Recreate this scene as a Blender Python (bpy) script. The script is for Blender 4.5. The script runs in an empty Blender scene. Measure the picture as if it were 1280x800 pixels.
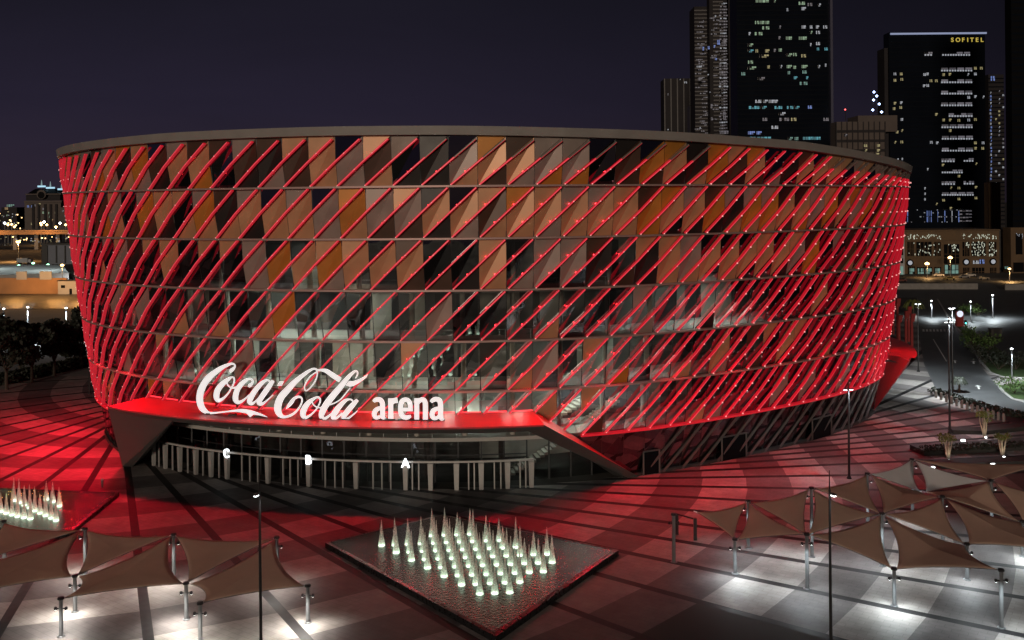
import bpy, bmesh, math, random
import numpy as np
from mathutils import Vector, Matrix
R = math.radians
rnd = random.Random(7)
sc = bpy.context.scene
col = sc.collection

# ------------------------------------------------------------------ camera
CAMZ, F, HX, HY, ROLL = 33.98, 1166.67, 640.0, 254.21, 0.0092
cam = bpy.data.cameras.new('camera')
cam.sensor_fit = 'HORIZONTAL'; cam.sensor_width = 36.0
cam.lens = F / 1280 * 36
cam.shift_y = -(400 - HY) / 1280
cam.clip_start = 0.5; cam.clip_end = 12000
camo = bpy.data.objects.new('camera', cam); col.objects.link(camo)
camo.matrix_world = Matrix.Translation((0, 0, CAMZ)) @ Matrix.Rotation(R(90), 4, 'X') @ Matrix.Rotation(-math.atan(ROLL), 4, 'Z')
sc.camera = camo
# ------------------------------------------------------------------ sky and sun (city glow)
w = bpy.data.worlds.new('World'); sc.world = w; w.use_nodes = True
nt = w.node_tree; nt.nodes.clear()
SUN_EL, SUN_AZ = R(8), R(-12)          # low glow of the city behind the camera
tc = nt.nodes.new('ShaderNodeTexCoord'); sep = nt.nodes.new('ShaderNodeSeparateXYZ')
ramp = nt.nodes.new('ShaderNodeValToRGB'); bg = nt.nodes.new('ShaderNodeBackground')
bg2 = nt.nodes.new('ShaderNodeBackground'); add = nt.nodes.new('ShaderNodeAddShader')
sky = nt.nodes.new('ShaderNodeTexSky'); out = nt.nodes.new('ShaderNodeOutputWorld')
sky.sky_type = 'NISHITA'; sky.sun_disc = False; sky.sun_elevation = SUN_EL; sky.sun_rotation = R(180) + SUN_AZ
bg2.inputs['Strength'].default_value = 0.0004
nt.links.new(sky.outputs[0], bg2.inputs[0])
nt.links.new(tc.outputs['Generated'], sep.inputs[0]); nt.links.new(sep.outputs['Z'], ramp.inputs[0])
nt.links.new(ramp.outputs[0], bg.inputs[0])
mpx = nt.nodes.new('ShaderNodeMapRange'); mpx.inputs['From Min'].default_value = -.1; mpx.inputs['From Max'].default_value = .5
mpx.inputs['To Min'].default_value = .92; mpx.inputs['To Max'].default_value = .40
nt.links.new(sep.outputs['X'], mpx.inputs['Value']); skn = nt.nodes.new('ShaderNodeTexNoise'); skn.inputs['Scale'].default_value = 2.2; skn.inputs['Detail'].default_value = 5; skn.inputs['Distortion'].default_value = .6
skm = nt.nodes.new('ShaderNodeMapping'); skm.inputs['Scale'].default_value = (1, 1, 3.2); nt.links.new(tc.outputs['Generated'], skm.inputs[0]); nt.links.new(skm.outputs[0], skn.inputs['Vector'])
skr = nt.nodes.new('ShaderNodeMapRange'); skr.inputs['From Min'].default_value = .3; skr.inputs['From Max'].default_value = .7; skr.inputs['To Min'].default_value = .86; skr.inputs['To Max'].default_value = 1.16
nt.links.new(skn.outputs['Fac'], skr.inputs['Value']); sku = nt.nodes.new('ShaderNodeMath'); sku.operation = 'MULTIPLY'
nt.links.new(mpx.outputs['Result'], sku.inputs[0]); nt.links.new(skr.outputs['Result'], sku.inputs[1]); nt.links.new(sku.outputs[0], bg.inputs['Strength'])
nt.links.new(bg.outputs[0], add.inputs[0]); nt.links.new(bg2.outputs[0], add.inputs[1]); nt.links.new(add.outputs[0], out.inputs[0])
cr = ramp.color_ramp
cr.elements[0].position = 0.0; cr.elements[0].color = (0.027, 0.019, 0.031, 1)
cr.elements[1].position = 1.0; cr.elements[1].color = (0.006, 0.005, 0.009, 1)
for p, c in ((0.04, (0.024, 0.017, 0.033)), (0.10, (0.0165, 0.0125, 0.027)), (0.22, (0.0095, 0.008, 0.015))):
    e = cr.elements.new(p); e.color = (*c, 1)
sun = bpy.data.lights.new('sun', 'SUN'); sun.energy = 1.0; sun.angle = R(8); sun.color = (1.0, 0.82, 0.64)
suno = bpy.data.objects.new('sun', sun); col.objects.link(suno)
suno.rotation_euler = (R(90) - SUN_EL, 0, SUN_AZ)
vs = sc.view_settings
vs.view_transform = 'Standard'; vs.look = 'None'; vs.exposure = 0.0; vs.gamma = 1.0; vs.use_curve_mapping = False
cy = sc.cycles
cy.use_denoising = True
try: cy.denoiser = 'OPENIMAGEDENOISE'
except Exception: pass
cy.max_bounces = 6; cy.diffuse_bounces = 2; cy.glossy_bounces = 3; cy.transmission_bounces = 4; cy.transparent_max_bounces = 8
cy.caustics_reflective = False; cy.caustics_refractive = False
cy.sample_clamp_indirect = 4.0

# ------------------------------------------------------------------ helpers
def at(x, y, z=0.0):
    """point of height z seen at photo pixel (x, y)"""
    a = x - HX; b = y - HY; d = 1 + ROLL * ROLL
    a0 = (a - ROLL * b) / d; b0 = (b + ROLL * a) / d
    Y = F * (CAMZ - z) / b0
    return Vector((a0 * Y / F, Y, z))
def atd(x, y, Y):
    """point at distance Y seen at photo pixel (x, y)"""
    a = x - HX; b = y - HY; d = 1 + ROLL * ROLL
    a0 = (a - ROLL * b) / d; b0 = (b + ROLL * a) / d
    return Vector((a0 * Y / F, Y, CAMZ - b0 * Y / F))

class MB:
    def __init__(s): s.v = []; s.f = []; s.m = []
    def add(s, vs, fs, m=0):
        o = len(s.v); s.v += [tuple(v) for v in vs]
        for f in fs: s.f.append([i + o for i in f]); s.m.append(m)
        return s
    def quad(s, a, b, c, d, m=0): return s.add([a, b, c, d], [[0, 1, 2, 3]], m)
    def box(s, c, sz, rz=0, m=0, taper=1.0, lean=(0, 0)):
        hx, hy, hz = sz[0] / 2, sz[1] / 2, sz[2] / 2
        cs, sn = math.cos(rz), math.sin(rz); vs = []
        for dz in (-1, 1):
            k = taper if dz > 0 else 1; lx, ly = (lean if dz > 0 else (0, 0))
            for dx, dy in ((-1, -1), (1, -1), (1, 1), (-1, 1)):
                x, y = dx * hx * k + lx, dy * hy * k + ly
                vs.append((c[0] + x * cs - y * sn, c[1] + x * sn + y * cs, c[2] + dz * hz))
        return s.add(vs, [[3, 2, 1, 0], [4, 5, 6, 7], [0, 1, 5, 4], [1, 2, 6, 5], [2, 3, 7, 6], [3, 0, 4, 7]], m)
    def tube(s, a, b, r0, r1=None, n=8, m=0, up=None, mats=None, cap=True):
        a = Vector(a); b = Vector(b); r1 = r0 if r1 is None else r1
        d = (b - a).normalized()
        u = Vector(up) if up is not None else (Vector((0, 0, 1)) if abs(d.z) < .95 else Vector((1, 0, 0)))
        u = (u - d * u.dot(d)).normalized(); v = d.cross(u)
        o = len(s.v)
        for p, r in ((a, r0), (b, r1)):
            for k in range(n):
                t = 2 * math.pi * (k + .5) / n
                s.v.append(tuple(p + u * math.cos(t) * r + v * math.sin(t) * r))
        for k in range(n):
            j = (k + 1) % n
            s.f.append([o + k, o + j, o + n + j, o + n + k]); s.m.append(mats[k] if mats else m)
        if cap:
            s.f.append([o + k for k in reversed(range(n))]); s.m.append(m)
            s.f.append([o + n + k for k in range(n)]); s.m.append(m)
        return s
    def path(s, pts, r, n=6, m=0):
        for a, b in zip(pts[:-1], pts[1:]): s.tube(a, b, r, r, n, m)
        return s
    def lathe(s, c, prof, n=12, m=0):
        o = len(s.v)
        for r, z in prof:
            for k in range(n):
                t = 2 * math.pi * k / n
                s.v.append((c[0] + r * math.cos(t), c[1] + r * math.sin(t), c[2] + z))
        for q in range(len(prof) - 1):
            for k in range(n):
                j = (k + 1) % n
                s.f.append([o + q * n + k, o + q * n + j, o + (q + 1) * n + j, o + (q + 1) * n + k]); s.m.append(m)
        return s
    def hull(s, pts, m=0):
        bm = bmesh.new()
        for p in pts: bm.verts.new(p)
        r = bmesh.ops.convex_hull(bm, input=bm.verts[:])
        bm.verts.index_update()
        o = len(s.v); s.v += [tuple(v.co) for v in bm.verts]
        bm.normal_update()
        for f in bm.faces: s.f.append([o + v.index for v in f.verts]); s.m.append(m)
        bm.free(); return s
    def mesh(s, name, mats, smooth=False):
        me = bpy.data.meshes.new(name); me.from_pydata(s.v, [], s.f)
        for m in (mats if isinstance(mats, (list, tuple)) else [mats]): me.materials.append(m)
        me.polygons.foreach_set('material_index', s.m)
        if smooth: me.polygons.foreach_set('use_smooth', [True] * len(s.f))
        me.update(); return me
    def build(s, name, mats, parent=None, smooth=False, local=False):
        o = bpy.data.objects.new(name, s.mesh(name, mats, smooth)); col.objects.link(o)
        if parent is not None:
            o.parent = parent
            if not local and parent.type == 'EMPTY': o.matrix_parent_inverse = Matrix.Translation(-Vector(parent.location))
        return o
def tag(o, label=None, cat=None, group=None, kind=None):
    if label: o['label'] = label
    if cat: o['category'] = cat
    if group: o['group'] = group
    if kind: o['kind'] = kind
    return o
def thing(name, label, cat, loc=(0, 0, 0), group=None):
    o = bpy.data.objects.new(name, None); col.objects.link(o); o.location = loc; o.empty_display_size = .5
    return tag(o, label, cat, group)
def link_copy(src, parent, **kw):
    c = src.copy(); col.objects.link(c); c.parent = parent
    return c
def copy_tree(o, parent=None):
    c = o.copy(); col.objects.link(c)
    if parent is not None: c.parent = parent
    for ch in list(o.children): copy_tree(ch, c)
    return c
def lamp(kind, name, loc, energy, color, parent=None, size=.2, spot=None, to=None, blend=.6):
    l = bpy.data.lights.new(name, kind); l.energy = energy; l.color = color
    l.shadow_soft_size = size
    if kind == 'SPOT': l.spot_size = R(spot); l.spot_blend = blend
    o = bpy.data.objects.new(name, l); col.objects.link(o); o.location = loc
    if to is not None:
        d = Vector(to) - Vector(loc); o.rotation_euler = d.to_track_quat('-Z', 'Y').to_euler()
    if parent is not None:
        o.parent = parent
        if parent.type == 'EMPTY': o.matrix_parent_inverse = Matrix.Translation(-Vector(parent.location))
    return o

# ------------------------------------------------------------------ materials
def mat(name, base, rough=.6, metal=0.0, spec=.5, emit=None, estr=1.0, noise=0.0, nscale=4.0, bump=0.0, bscale=20.0, gen=None):
    m = bpy.data.materials.new(name); m.use_nodes = True
    t = m.node_tree; b = t.nodes['Principled BSDF']
    b.inputs['Base Color'].default_value = (*base, 1); b.inputs['Roughness'].default_value = rough
    b.inputs['Metallic'].default_value = metal; b.inputs['Specular IOR Level'].default_value = spec
    if emit:
        b.inputs['Emission Color'].default_value = (*emit, 1); b.inputs['Emission Strength'].default_value = estr
    if noise or bump:
        geo = t.nodes.new('ShaderNodeNewGeometry')
        if noise:
            n = t.nodes.new('ShaderNodeTexNoise'); n.inputs['Scale'].default_value = nscale; n.inputs['Detail'].default_value = 6
            t.links.new(geo.outputs['Position'], n.inputs['Vector'])
            mp = t.nodes.new('ShaderNodeMapRange'); mp.inputs['From Min'].default_value = .3; mp.inputs['From Max'].default_value = .7
            mp.inputs['To Min'].default_value = 1 - noise; mp.inputs['To Max'].default_value = 1 + noise
            t.links.new(n.outputs['Fac'], mp.inputs['Value'])
            mx = t.nodes.new('ShaderNodeVectorMath'); mx.operation = 'SCALE'; mx.inputs[0].default_value = base
            t.links.new(mp.outputs['Result'], mx.inputs['Scale']); t.links.new(mx.outputs[0], b.inputs['Base Color'])
            rm = t.nodes.new('ShaderNodeMapRange'); rm.inputs['From Min'].default_value = .3; rm.inputs['From Max'].default_value = .7
            rm.inputs['To Min'].default_value = max(.02, rough - noise * .3); rm.inputs['To Max'].default_value = min(1, rough + noise * .3)
            t.links.new(n.outputs['Fac'], rm.inputs['Value']); t.links.new(rm.outputs['Result'], b.inputs['Roughness'])
        if bump:
            n2 = t.nodes.new('ShaderNodeTexNoise'); n2.inputs['Scale'].default_value = bscale; n2.inputs['Detail'].default_value = 4
            t.links.new(geo.outputs['Position'], n2.inputs['Vector'])
            bp = t.nodes.new('ShaderNodeBump'); bp.inputs['Strength'].default_value = bump; bp.inputs['Distance'].default_value = .1
            t.links.new(n2.outputs['Fac'], bp.inputs['Height']); t.links.new(bp.outputs[0], b.inputs['Normal'])
    return m
def glow(name, c, s, base=(.1, .1, .1)): return mat(name, base, .5, emit=c, estr=s)
M = {}
M['asphalt'] = mat('asphalt', (.075, .077, .08), .55, noise=.25, nscale=.35, bump=.15, bscale=6)
M['ground'] = mat('bare_ground', (.045, .040, .036), .9, noise=.4, nscale=.05)
M['sand'] = mat('pale_gravel_lot', (.22, .22, .22), .9, noise=.25, nscale=.08)
M['tile_light'] = mat('light_paving', (.36, .33, .31), .62, spec=.25, noise=.14, nscale=.9, bump=.06, bscale=3)
M['tile_dark'] = mat('dark_paving', (.165, .148, .145), .62, spec=.25, noise=.16, nscale=.9, bump=.06, bscale=3)
M['tile_line'] = mat('black_paving', (.018, .017, .018), .6, spec=.25, noise=.2, nscale=1.5)
for k_ in ('tile_light', 'tile_dark'):
    t_ = M[k_].node_tree; b_ = t_.nodes['Principled BSDF']; src = b_.inputs['Base Color'].links[0].from_socket
    g_ = t_.nodes.new('ShaderNodeNewGeometry'); mp_ = t_.nodes.new('ShaderNodeMapping'); mp_.inputs['Rotation'].default_value = (0, 0, .6)
    br = t_.nodes.new('ShaderNodeTexBrick'); br.inputs['Scale'].default_value = 1.0; br.inputs['Mortar Size'].default_value = .022; br.inputs['Brick Width'].default_value = 1.2; br.inputs['Row Height'].default_value = .6
    br.inputs['Color1'].default_value = (1, 1, 1, 1); br.inputs['Color2'].default_value = (.9, .9, .9, 1); br.inputs['Mortar'].default_value = (.72, .72, .72, 1)
    n_ = t_.nodes.new('ShaderNodeTexNoise'); n_.inputs['Scale'].default_value = .16; n_.inputs['Detail'].default_value = 7
    r_ = t_.nodes.new('ShaderNodeMapRange'); r_.inputs['From Min'].default_value = .35; r_.inputs['From Max'].default_value = .65; r_.inputs['To Min'].default_value = .72; r_.inputs['To Max'].default_value = 1.1
    m1 = t_.nodes.new('ShaderNodeMixRGB'); m1.blend_type = 'MULTIPLY'; m1.inputs[0].default_value = 1; m2 = t_.nodes.new('ShaderNodeVectorMath'); m2.operation = 'SCALE'
    t_.links.new(g_.outputs['Position'], mp_.inputs['Vector']); t_.links.new(mp_.outputs[0], br.inputs['Vector']); t_.links.new(g_.outputs['Position'], n_.inputs['Vector'])
    t_.links.new(n_.outputs['Fac'], r_.inputs['Value']); t_.links.new(src, m1.inputs[1]); t_.links.new(br.outputs['Color'], m1.inputs[2])
    t_.links.new(m1.outputs[0], m2.inputs[0]); t_.links.new(r_.outputs['Result'], m2.inputs['Scale']); t_.links.new(m2.outputs[0], b_.inputs['Base Color'])
M['kerb'] = mat('kerb_concrete', (.36, .35, .34), .8, noise=.15, nscale=1)
M['paint'] = mat('road_paint', (.7, .7, .68), .6, noise=.15, nscale=3)
M['soil'] = mat('planting_soil', (.05, .038, .025), .95, noise=.3, nscale=2)
M['grass'] = mat('grass_green', (.04, .075, .018), .9, noise=.35, nscale=1.2)
M['granite'] = mat('black_granite', (.012, .012, .013), .3, noise=.25, nscale=3)
M['concrete'] = mat('grey_concrete', (.20, .19, .18), .75, noise=.15, nscale=.8)
M['dark_render'] = mat('dark_render', (.035, .033, .032), .7, noise=.2, nscale=.8)
M['soffit'] = mat('soffit_panel', (.075, .072, .072), .55, noise=.08, nscale=.6)
M['canopy'] = mat('canopy_red_wash_painted', (.48, .055, .07), .4, noise=.06, nscale=.7)  # red of the LED wash put into the panel colour
M['fascia'] = mat('fascia_aluminium', (.29, .265, .25), .5, metal=.1, noise=.08, nscale=.4)
M['roof'] = mat('roof_membrane', (.16, .16, .16), .8, noise=.1, nscale=.3)
M['steel'] = mat('brushed_steel', (.42, .43, .44), .33, metal=.9, noise=.1, nscale=3)
M['post'] = mat('grey_painted_steel', (.20, .21, .22), .35, metal=.6, noise=.1, nscale=2)
M['dark_metal'] = mat('dark_metal', (.035, .035, .038), .4, metal=.5, noise=.1, nscale=3)
M['fence'] = mat('light_grey_steel', (.46, .45, .44), .45, metal=.2, noise=.06, nscale=3)
M['white_sign'] = mat('white_sign_letter', (.8, .79, .80), .4, emit=(1, .98, 1), estr=.62)
M['sign_side'] = mat('sign_return_black', (.03, .03, .03), .5)
M['lit_white'] = glow('backlit_letter', (.9, .97, 1), 3.2)
M['red_post'] = mat('red_painted_steel', (.22, .015, .015), .5, noise=.1, nscale=2)
PAN = {'tan': (.50, .275, .15), 'gold': (.50, .20, .035), 'grey': (.30, .24, .21), 'brown': (.075, .042, .028), 'deep': (.022, .018, .017)}
PANM = [mat('panel_' + k, c, .42, metal=.25, noise=.13, nscale=.35) for k, c in PAN.items()]
def glass(name, tint, trans, rough=.02, refl=(.75, .78, .82)):
    m = bpy.data.materials.new(name); m.use_nodes = True; t = m.node_tree; t.nodes.clear()
    o = t.nodes.new('ShaderNodeOutputMaterial'); tr = t.nodes.new('ShaderNodeBsdfTransparent'); gl = t.nodes.new('ShaderNodeBsdfGlossy')
    tr.inputs[0].default_value = (*tint, 1); gl.inputs['Color'].default_value = (*refl, 1); gl.inputs['Roughness'].default_value = rough
    lw = t.nodes.new('ShaderNodeLayerWeight'); lw.inputs['Blend'].default_value = .35
    mp = t.nodes.new('ShaderNodeMapRange'); mp.inputs['To Min'].default_value = 1 - trans; mp.inputs['To Max'].default_value = 1.0
    t.links.new(lw.outputs['Fresnel'], mp.inputs['Value'])
    mx = t.nodes.new('ShaderNodeMixShader'); t.links.new(mp.outputs['Result'], mx.inputs[0])
    t.links.new(tr.outputs[0], mx.inputs[1]); t.links.new(gl.outputs[0], mx.inputs[2]); t.links.new(mx.outputs[0], o.inputs[0])
    geo = t.nodes.new('ShaderNodeNewGeometry'); n2 = t.nodes.new('ShaderNodeTexNoise'); n2.inputs['Scale'].default_value = .25
    t.links.new(geo.outputs['Position'], n2.inputs['Vector'])
    bp = t.nodes.new('ShaderNodeBump'); bp.inputs['Strength'].default_value = .12; bp.inputs['Distance'].default_value = .25
    t.links.new(n2.outputs['Fac'], bp.inputs['Height']); t.links.new(bp.outputs[0], gl.inputs['Normal'])
    return m
M['glass'] = glass('facade_glass', (.85, .90, .88), .66)
M['glass_dark'] = glass('facade_glass_dark', (.16, .16, .18), .75)
M['lobby_glass'] = glass('lobby_glass', (.55, .55, .55), .9, refl=(.2, .2, .22))
M['tube_face'] = mat('led_tube_bright', (.3, .03, .04), .4, emit=(1.0, .075, .11), estr=.72)
M['tube_side'] = mat('tube_side_painted_glow', (.3, .02, .03), .4, emit=(1.0, .010, .032), estr=.42)  # red LED light falling on the fin's metal side, put into emission
M['tube_face_dim'] = mat('led_tube_bright_dim', (.3, .03, .04), .4, emit=(1.0, .055, .10), estr=.40)  # dim copies for the outer bays, darkening towards the sides put into emission
M['tube_side_dim'] = mat('tube_side_painted_glow_dim', (.3, .02, .03), .4, emit=(1.0, .010, .036), estr=.30)
M['tube_off'] = mat('tube_unlit', (.26, .21, .19), .45, metal=.2)
M['tube_flank'] = mat('tube_flank_painted_glow', (.35, .05, .06), .4, emit=(1.0, .03, .058), estr=.36)  # pinkish LED light on the metal flank painted as emission
M['tube_base'] = mat('tube_base_grey', (.085, .076, .074), .5, metal=.2)
M['node'] = glow('led_node', (1.0, .40, .38), 1.1)
M['added_graze'] = glow('added_graze_red', (1.0, .02, .03), 20.0)
M['beam'] = mat('ring_beam_bronze', (.42, .27, .25), .45, metal=.3)
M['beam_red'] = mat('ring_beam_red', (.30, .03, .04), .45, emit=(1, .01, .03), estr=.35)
M['led_red'] = glow('led_strip_red', (1.0, .025, .04), 2.2)
M['fluor'] = glow('fluorescent', (.82, 1.0, .90), 52)
M['warmlight'] = glow('warm_light', (1.0, .84, .6), 40.0)
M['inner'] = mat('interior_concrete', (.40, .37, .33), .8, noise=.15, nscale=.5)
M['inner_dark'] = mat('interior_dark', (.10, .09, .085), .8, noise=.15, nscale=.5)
M['slab'] = mat('floor_slab', (.38, .37, .35), .6)
def fabric(name, base, tr):
    m = mat(name, base, .85, noise=.08, nscale=.6, spec=.1); t = m.node_tree; b = t.nodes['Principled BSDF']; o = t.nodes['Material Output']
    tl = t.nodes.new('ShaderNodeBsdfTranslucent'); tl.inputs[0].default_value = (*base, 1); mx = t.nodes.new('ShaderNodeMixShader'); mx.inputs[0].default_value = tr
    t.links.new(b.outputs[0], mx.inputs[1]); t.links.new(tl.outputs[0], mx.inputs[2]); t.links.new(mx.outputs[0], o.inputs[0]); return m
M['sail'] = fabric('sail_fabric_brown', (.72, .53, .43), .5)
M['sail_painted_light'] = fabric('sail_fabric_painted_light', (.62, .62, .64), .35)  # paler copy of the sail fabric, stronger light put into its colour
M['cable'] = mat('edge_cable', (.12, .11, .11), .5, metal=.5)
M['lamp_white'] = glow('lamp_white', (.93, 1.0, 1.0), 9.0)
M['lamp_warm'] = glow('lamp_warm', (1.0, .60, .22), 7.0)
M['lamp_green'] = glow('lamp_green', (.35, 1.0, .55), 6.0)
M['lamp_blue'] = glow('lamp_blue', (.45, .6, 1.0), 6.0)
M['bark'] = mat('bark', (.06, .045, .035), .9, noise=.3, nscale=5)
M['pale_bark'] = mat('pale_bark', (.36, .30, .24), .8, noise=.2, nscale=5)
M['leaf_dark'] = mat('leaf_dark', (.018, .022, .014), .7, noise=.4, nscale=.6)
M['leaf'] = mat('leaf_green', (.06, .115, .025), .65, noise=.4, nscale=.8)
M['leaf_yellow'] = mat('leaf_yellow_green', (.12, .14, .03), .65, noise=.3, nscale=.8)
M['tower_dark'] = mat('tower_glass_dark', (.006, .008, .013), .2, spec=.04, noise=.2, nscale=.05)
M['tower_line'] = mat('tower_spandrel', (.0055, .007, .011), .4, spec=.04)
M['tower_grey'] = mat('tower_grey', (.035, .032, .034), .6, spec=.04, noise=.15, nscale=.03)
M['tower_pale'] = mat('tower_pale_metal', (.10, .095, .095), .45, metal=.3, noise=.12, nscale=.03)
M['brown_stone'] = mat('brown_stone', (.12, .075, .04), .8, noise=.15, nscale=.2)
M['beige_stone'] = mat('beige_stone', (.10, .08, .072), .8, noise=.12, nscale=.15)
M['blue_wall'] = mat('blue_grey_metal', (.11, .12, .15), .6, noise=.1, nscale=.2)
M['white_wall'] = mat('white_wall', (.34, .35, .36), .7, noise=.12, nscale=.2)
M['orange_wall'] = mat('sandstone_wall', (.34, .19, .09), .8, noise=.15, nscale=.2)
M['black'] = mat('black_void', (.006, .006, .007), .6, spec=.04)
WIN = {'g': glow('window_green_white', (.62, .95, .62), .33), 'w': glow('window_white', (.85, .9, 1), .38), 'y': glow('window_yellow', (1, .85, .40), .32),
       'c': glow('window_cyan', (.15, .7, .85), .4), 'b': glow('window_blue', (.25, .4, 1), .5), 'd': glow('window_dim', (.75, .7, .8), .16),
       'o': glow('window_orange', (1, .6, .25), .3), 't': glow('window_teal', (.35, .75, .65), .3)}

WIN_DIM = {k: glow('window_dim_'+k, m.node_tree.nodes['Principled BSDF'].inputs['Emission Color'].default_value[:3], m.node_tree.nodes['Principled BSDF'].inputs['Emission Strength'].default_value*.45) for k, m in WIN.items()}
# ------------------------------------------------------------------ arena plan (measured outline, leaning outwards)
CX, CYY = -4.1223, 158.2727
def rad(th, k):
    return (58.152 + 9.5632*np.cos(2*th) + 1.3285*np.sin(2*th) + 2.3563*np.cos(3*th) + 2.9337*np.sin(3*th)
            + .0808*np.cos(4*th) + 1.7665*np.sin(4*th) - .114585*(k-1)*6 - .0252932*(k-1)**2)
TH = np.linspace(0, 2*np.pi, 7201)
def ringxy(k, th):
    r = rad(th, k); return CX + r*np.cos(th), CYY + r*np.sin(th)
_X, _Y = ringxy(.5, TH)
_S = np.concatenate([[0], np.cumsum(np.hypot(np.diff(_X), np.diff(_Y)))])
NP = 117; SP = _S[-1] / NP; S15 = 289.9284
def th_of(i): return float(np.interp((S15 + SP*(i-15)) % _S[-1], _S, TH))
def nrm(th, k=3.):
    e = 1e-3; x0, y0 = ringxy(k, th-e); x1, y1 = ringxy(k, th+e)
    n = Vector((y1-y0, -(x1-x0), 0)); return n.normalized()
ZK = lambda k: 36.0 - (k-1)*6
_cache = {}
def P(i, k, off=0.0, z=None):
    key = round(i, 4)
    if key not in _cache:
        th = th_of(i); _cache[key] = (th, nrm(th))
    th, n = _cache[key]
    x, y = ringxy(k, th)
    return Vector((x + n.x*off, y + n.y*off, ZK(k) if z is None else z))
RIMPTS = [(0, .33), (20, .05+.2), (60, .10), (120, .06), (180, .08), (204, .12), (220, .08), (231, .03), (251, .02), (267, .04), (281, .08), (297, .12), (320, .22), (331, .34), (345, .52), (350.5, .6), (355, .55), (360, .33)]
RIMPTS = [(0, .62), (30, .6), (80, .45), (120, .3), (160, .18), (204, .12), (220, .07), (231, .03), (251, .02), (267, .04), (281, .08), (297, .12), (320, .22), (331, .34), (345, .52), (352, .61), (360, .62)]
_ra, _rb = zip(*RIMPTS)
def rimk(i): return float(np.interp(math.degrees(th_of(i)), _ra, _rb))
# portals cut out of the skin: (i at foot, i at corner, i at corner, i at foot)
KF = 5.45
PORTALS = [(-1.8, -.35, 17.1, 21.55), (40.3, 41.2, 58.0, 62.0)]
def in_portal(i, k):
    for a, b, c, d in PORTALS:
        for ii in (i, i-NP, i+NP):
            if k > KF:
                t = (k-KF)/(7-KF)
                if b + (a-b)*t < ii < c + (d-c)*t: return True
    return False
def clip(poly, f):
    o = []
    for q in range(len(poly)):
        a, b = poly[q], poly[(q+1) % len(poly)]; fa, fb = f(a), f(b)
        if fa >= 0: o.append(a)
        if (fa >= 0) != (fb >= 0):
            t = fa/(fa-fb); o.append((a[0]+(b[0]-a[0])*t, a[1]+(b[1]-a[1])*t))
    return o
def outside(poly, shift):
    polys = [poly]
    for a, b, c, d in PORTALS:
        nx = []
        for p in polys:
            nx.append(clip(p, lambda q: KF-q[1]))
            lo = clip(p, lambda q: q[1]-KF)
            if len(lo) > 2:
                nx.append(clip(lo, lambda q: (b+(a-b)*(q[1]-KF)/(7-KF)) - (q[0]+shift)))
                nx.append(clip(lo, lambda q: (q[0]+shift) - (c+(d-c)*(q[1]-KF)/(7-KF))))
        polys = [p for p in nx if len(p) > 2]
    return polys
I0, I1 = -40, 77        # one full turn of 117 bays

arena = thing('arena', 'huge oval arena clad in bronze and glass triangles crossed by glowing red diagonal tubes', 'arena', (CX, CYY, 0))
def tri_mat(i, t, up):
    """which finish one triangle of the skin gets; >=0 metal, -1 clear glass, -2 dark glass"""
    r = rnd.random(); g = rnd.random()
    pm = [.82, .86, .46, .15, .16, .15, .02][t]
    if t in (2, 3, 4) and (i < -1 or i > 27): pm += .10
    if r < pm:
        dk = (.36, .24, .30)[up] if t < 3 else (.2, .1, .2)[up]
        if g < dk: return 3 if g < dk*.6 else 4
        g = rnd.random()
        a = 0
        for q, ww in enumerate((.50, .20, .30) if t < 2 else (.62, .08, .30)):
            a += ww
            if g < a: return q
        return 0
    clear = [.12, .12, .3, .65, .85, .92, .12][t]
    if i > 27 or i < 0: clear *= .35
    return -1 if g < clear else -2
def fold(i, k, t):
    """how far the faceted skin stands out at (i, k): bays fold outwards half way up every seam"""
    k0 = rimk(i) if t == 0 else float(t)
    u = min(1, max(0, (k-k0)/(t+1-k0)))
    return .29*max(0, 1-abs(2*u-1))
for t in range(7):
    pan = MB()
    for i in range(I0, I1):
        ka, kb = (rimk(i), rimk(i+1)) if t == 0 else (float(t), float(t))
        ma, mb_ = (t+1+ka)/2, (t+1+kb)/2
        cells = [[(i, ma), (i+1, kb), (i, ka)], [(i, t+1), (i+1, mb_), (i+1, kb), (i, ma)], [(i, t+1), (i+1, t+1), (i+1, mb_)]]
        for q, tri in enumerate(cells):
            mi = tri_mat(i, t, q)
            # a narrow dark joint all round every pane
            cxx = sum(p[0] for p in tri)/len(tri); cyy = sum(p[1] for p in tri)/len(tri)
            tri = [(cxx+(p[0]-cxx)*.982, cyy+(p[1]-cyy)*.987) for p in tri]
            for sub in outside(tri, 0):
                vs_ = [P(p[0], p[1], fold(p[0], p[1], t)) for p in sub]
                pan.add(vs_, [list(range(len(vs_)))], mi if mi >= 0 else len(PANM)-1-mi)
    pan.build('facade_skin', PANM+[M['glass'], M['glass_dark']], arena)
# vertical mullions: thin dark ribs between the bays, one mesh = joints of the skin
ml = MB()
for i in range(-12, 46):
    segs = [(rimk(i), KF)] if in_portal(i, 6.9) or in_portal(i, 5.6) else [(rimk(i), 7.0)]
    for a, b in segs:
        k = a
        while k < b-1e-3:
            k2 = min(b, math.floor(k+1.0001))
            p0, p1 = P(i, k, .03), P(i, k2, .03)
            ml.tube(p0, p1, .07, n=4, cap=False); k = k2
ml.build('mullions', M['dark_metal'], arena)
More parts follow.
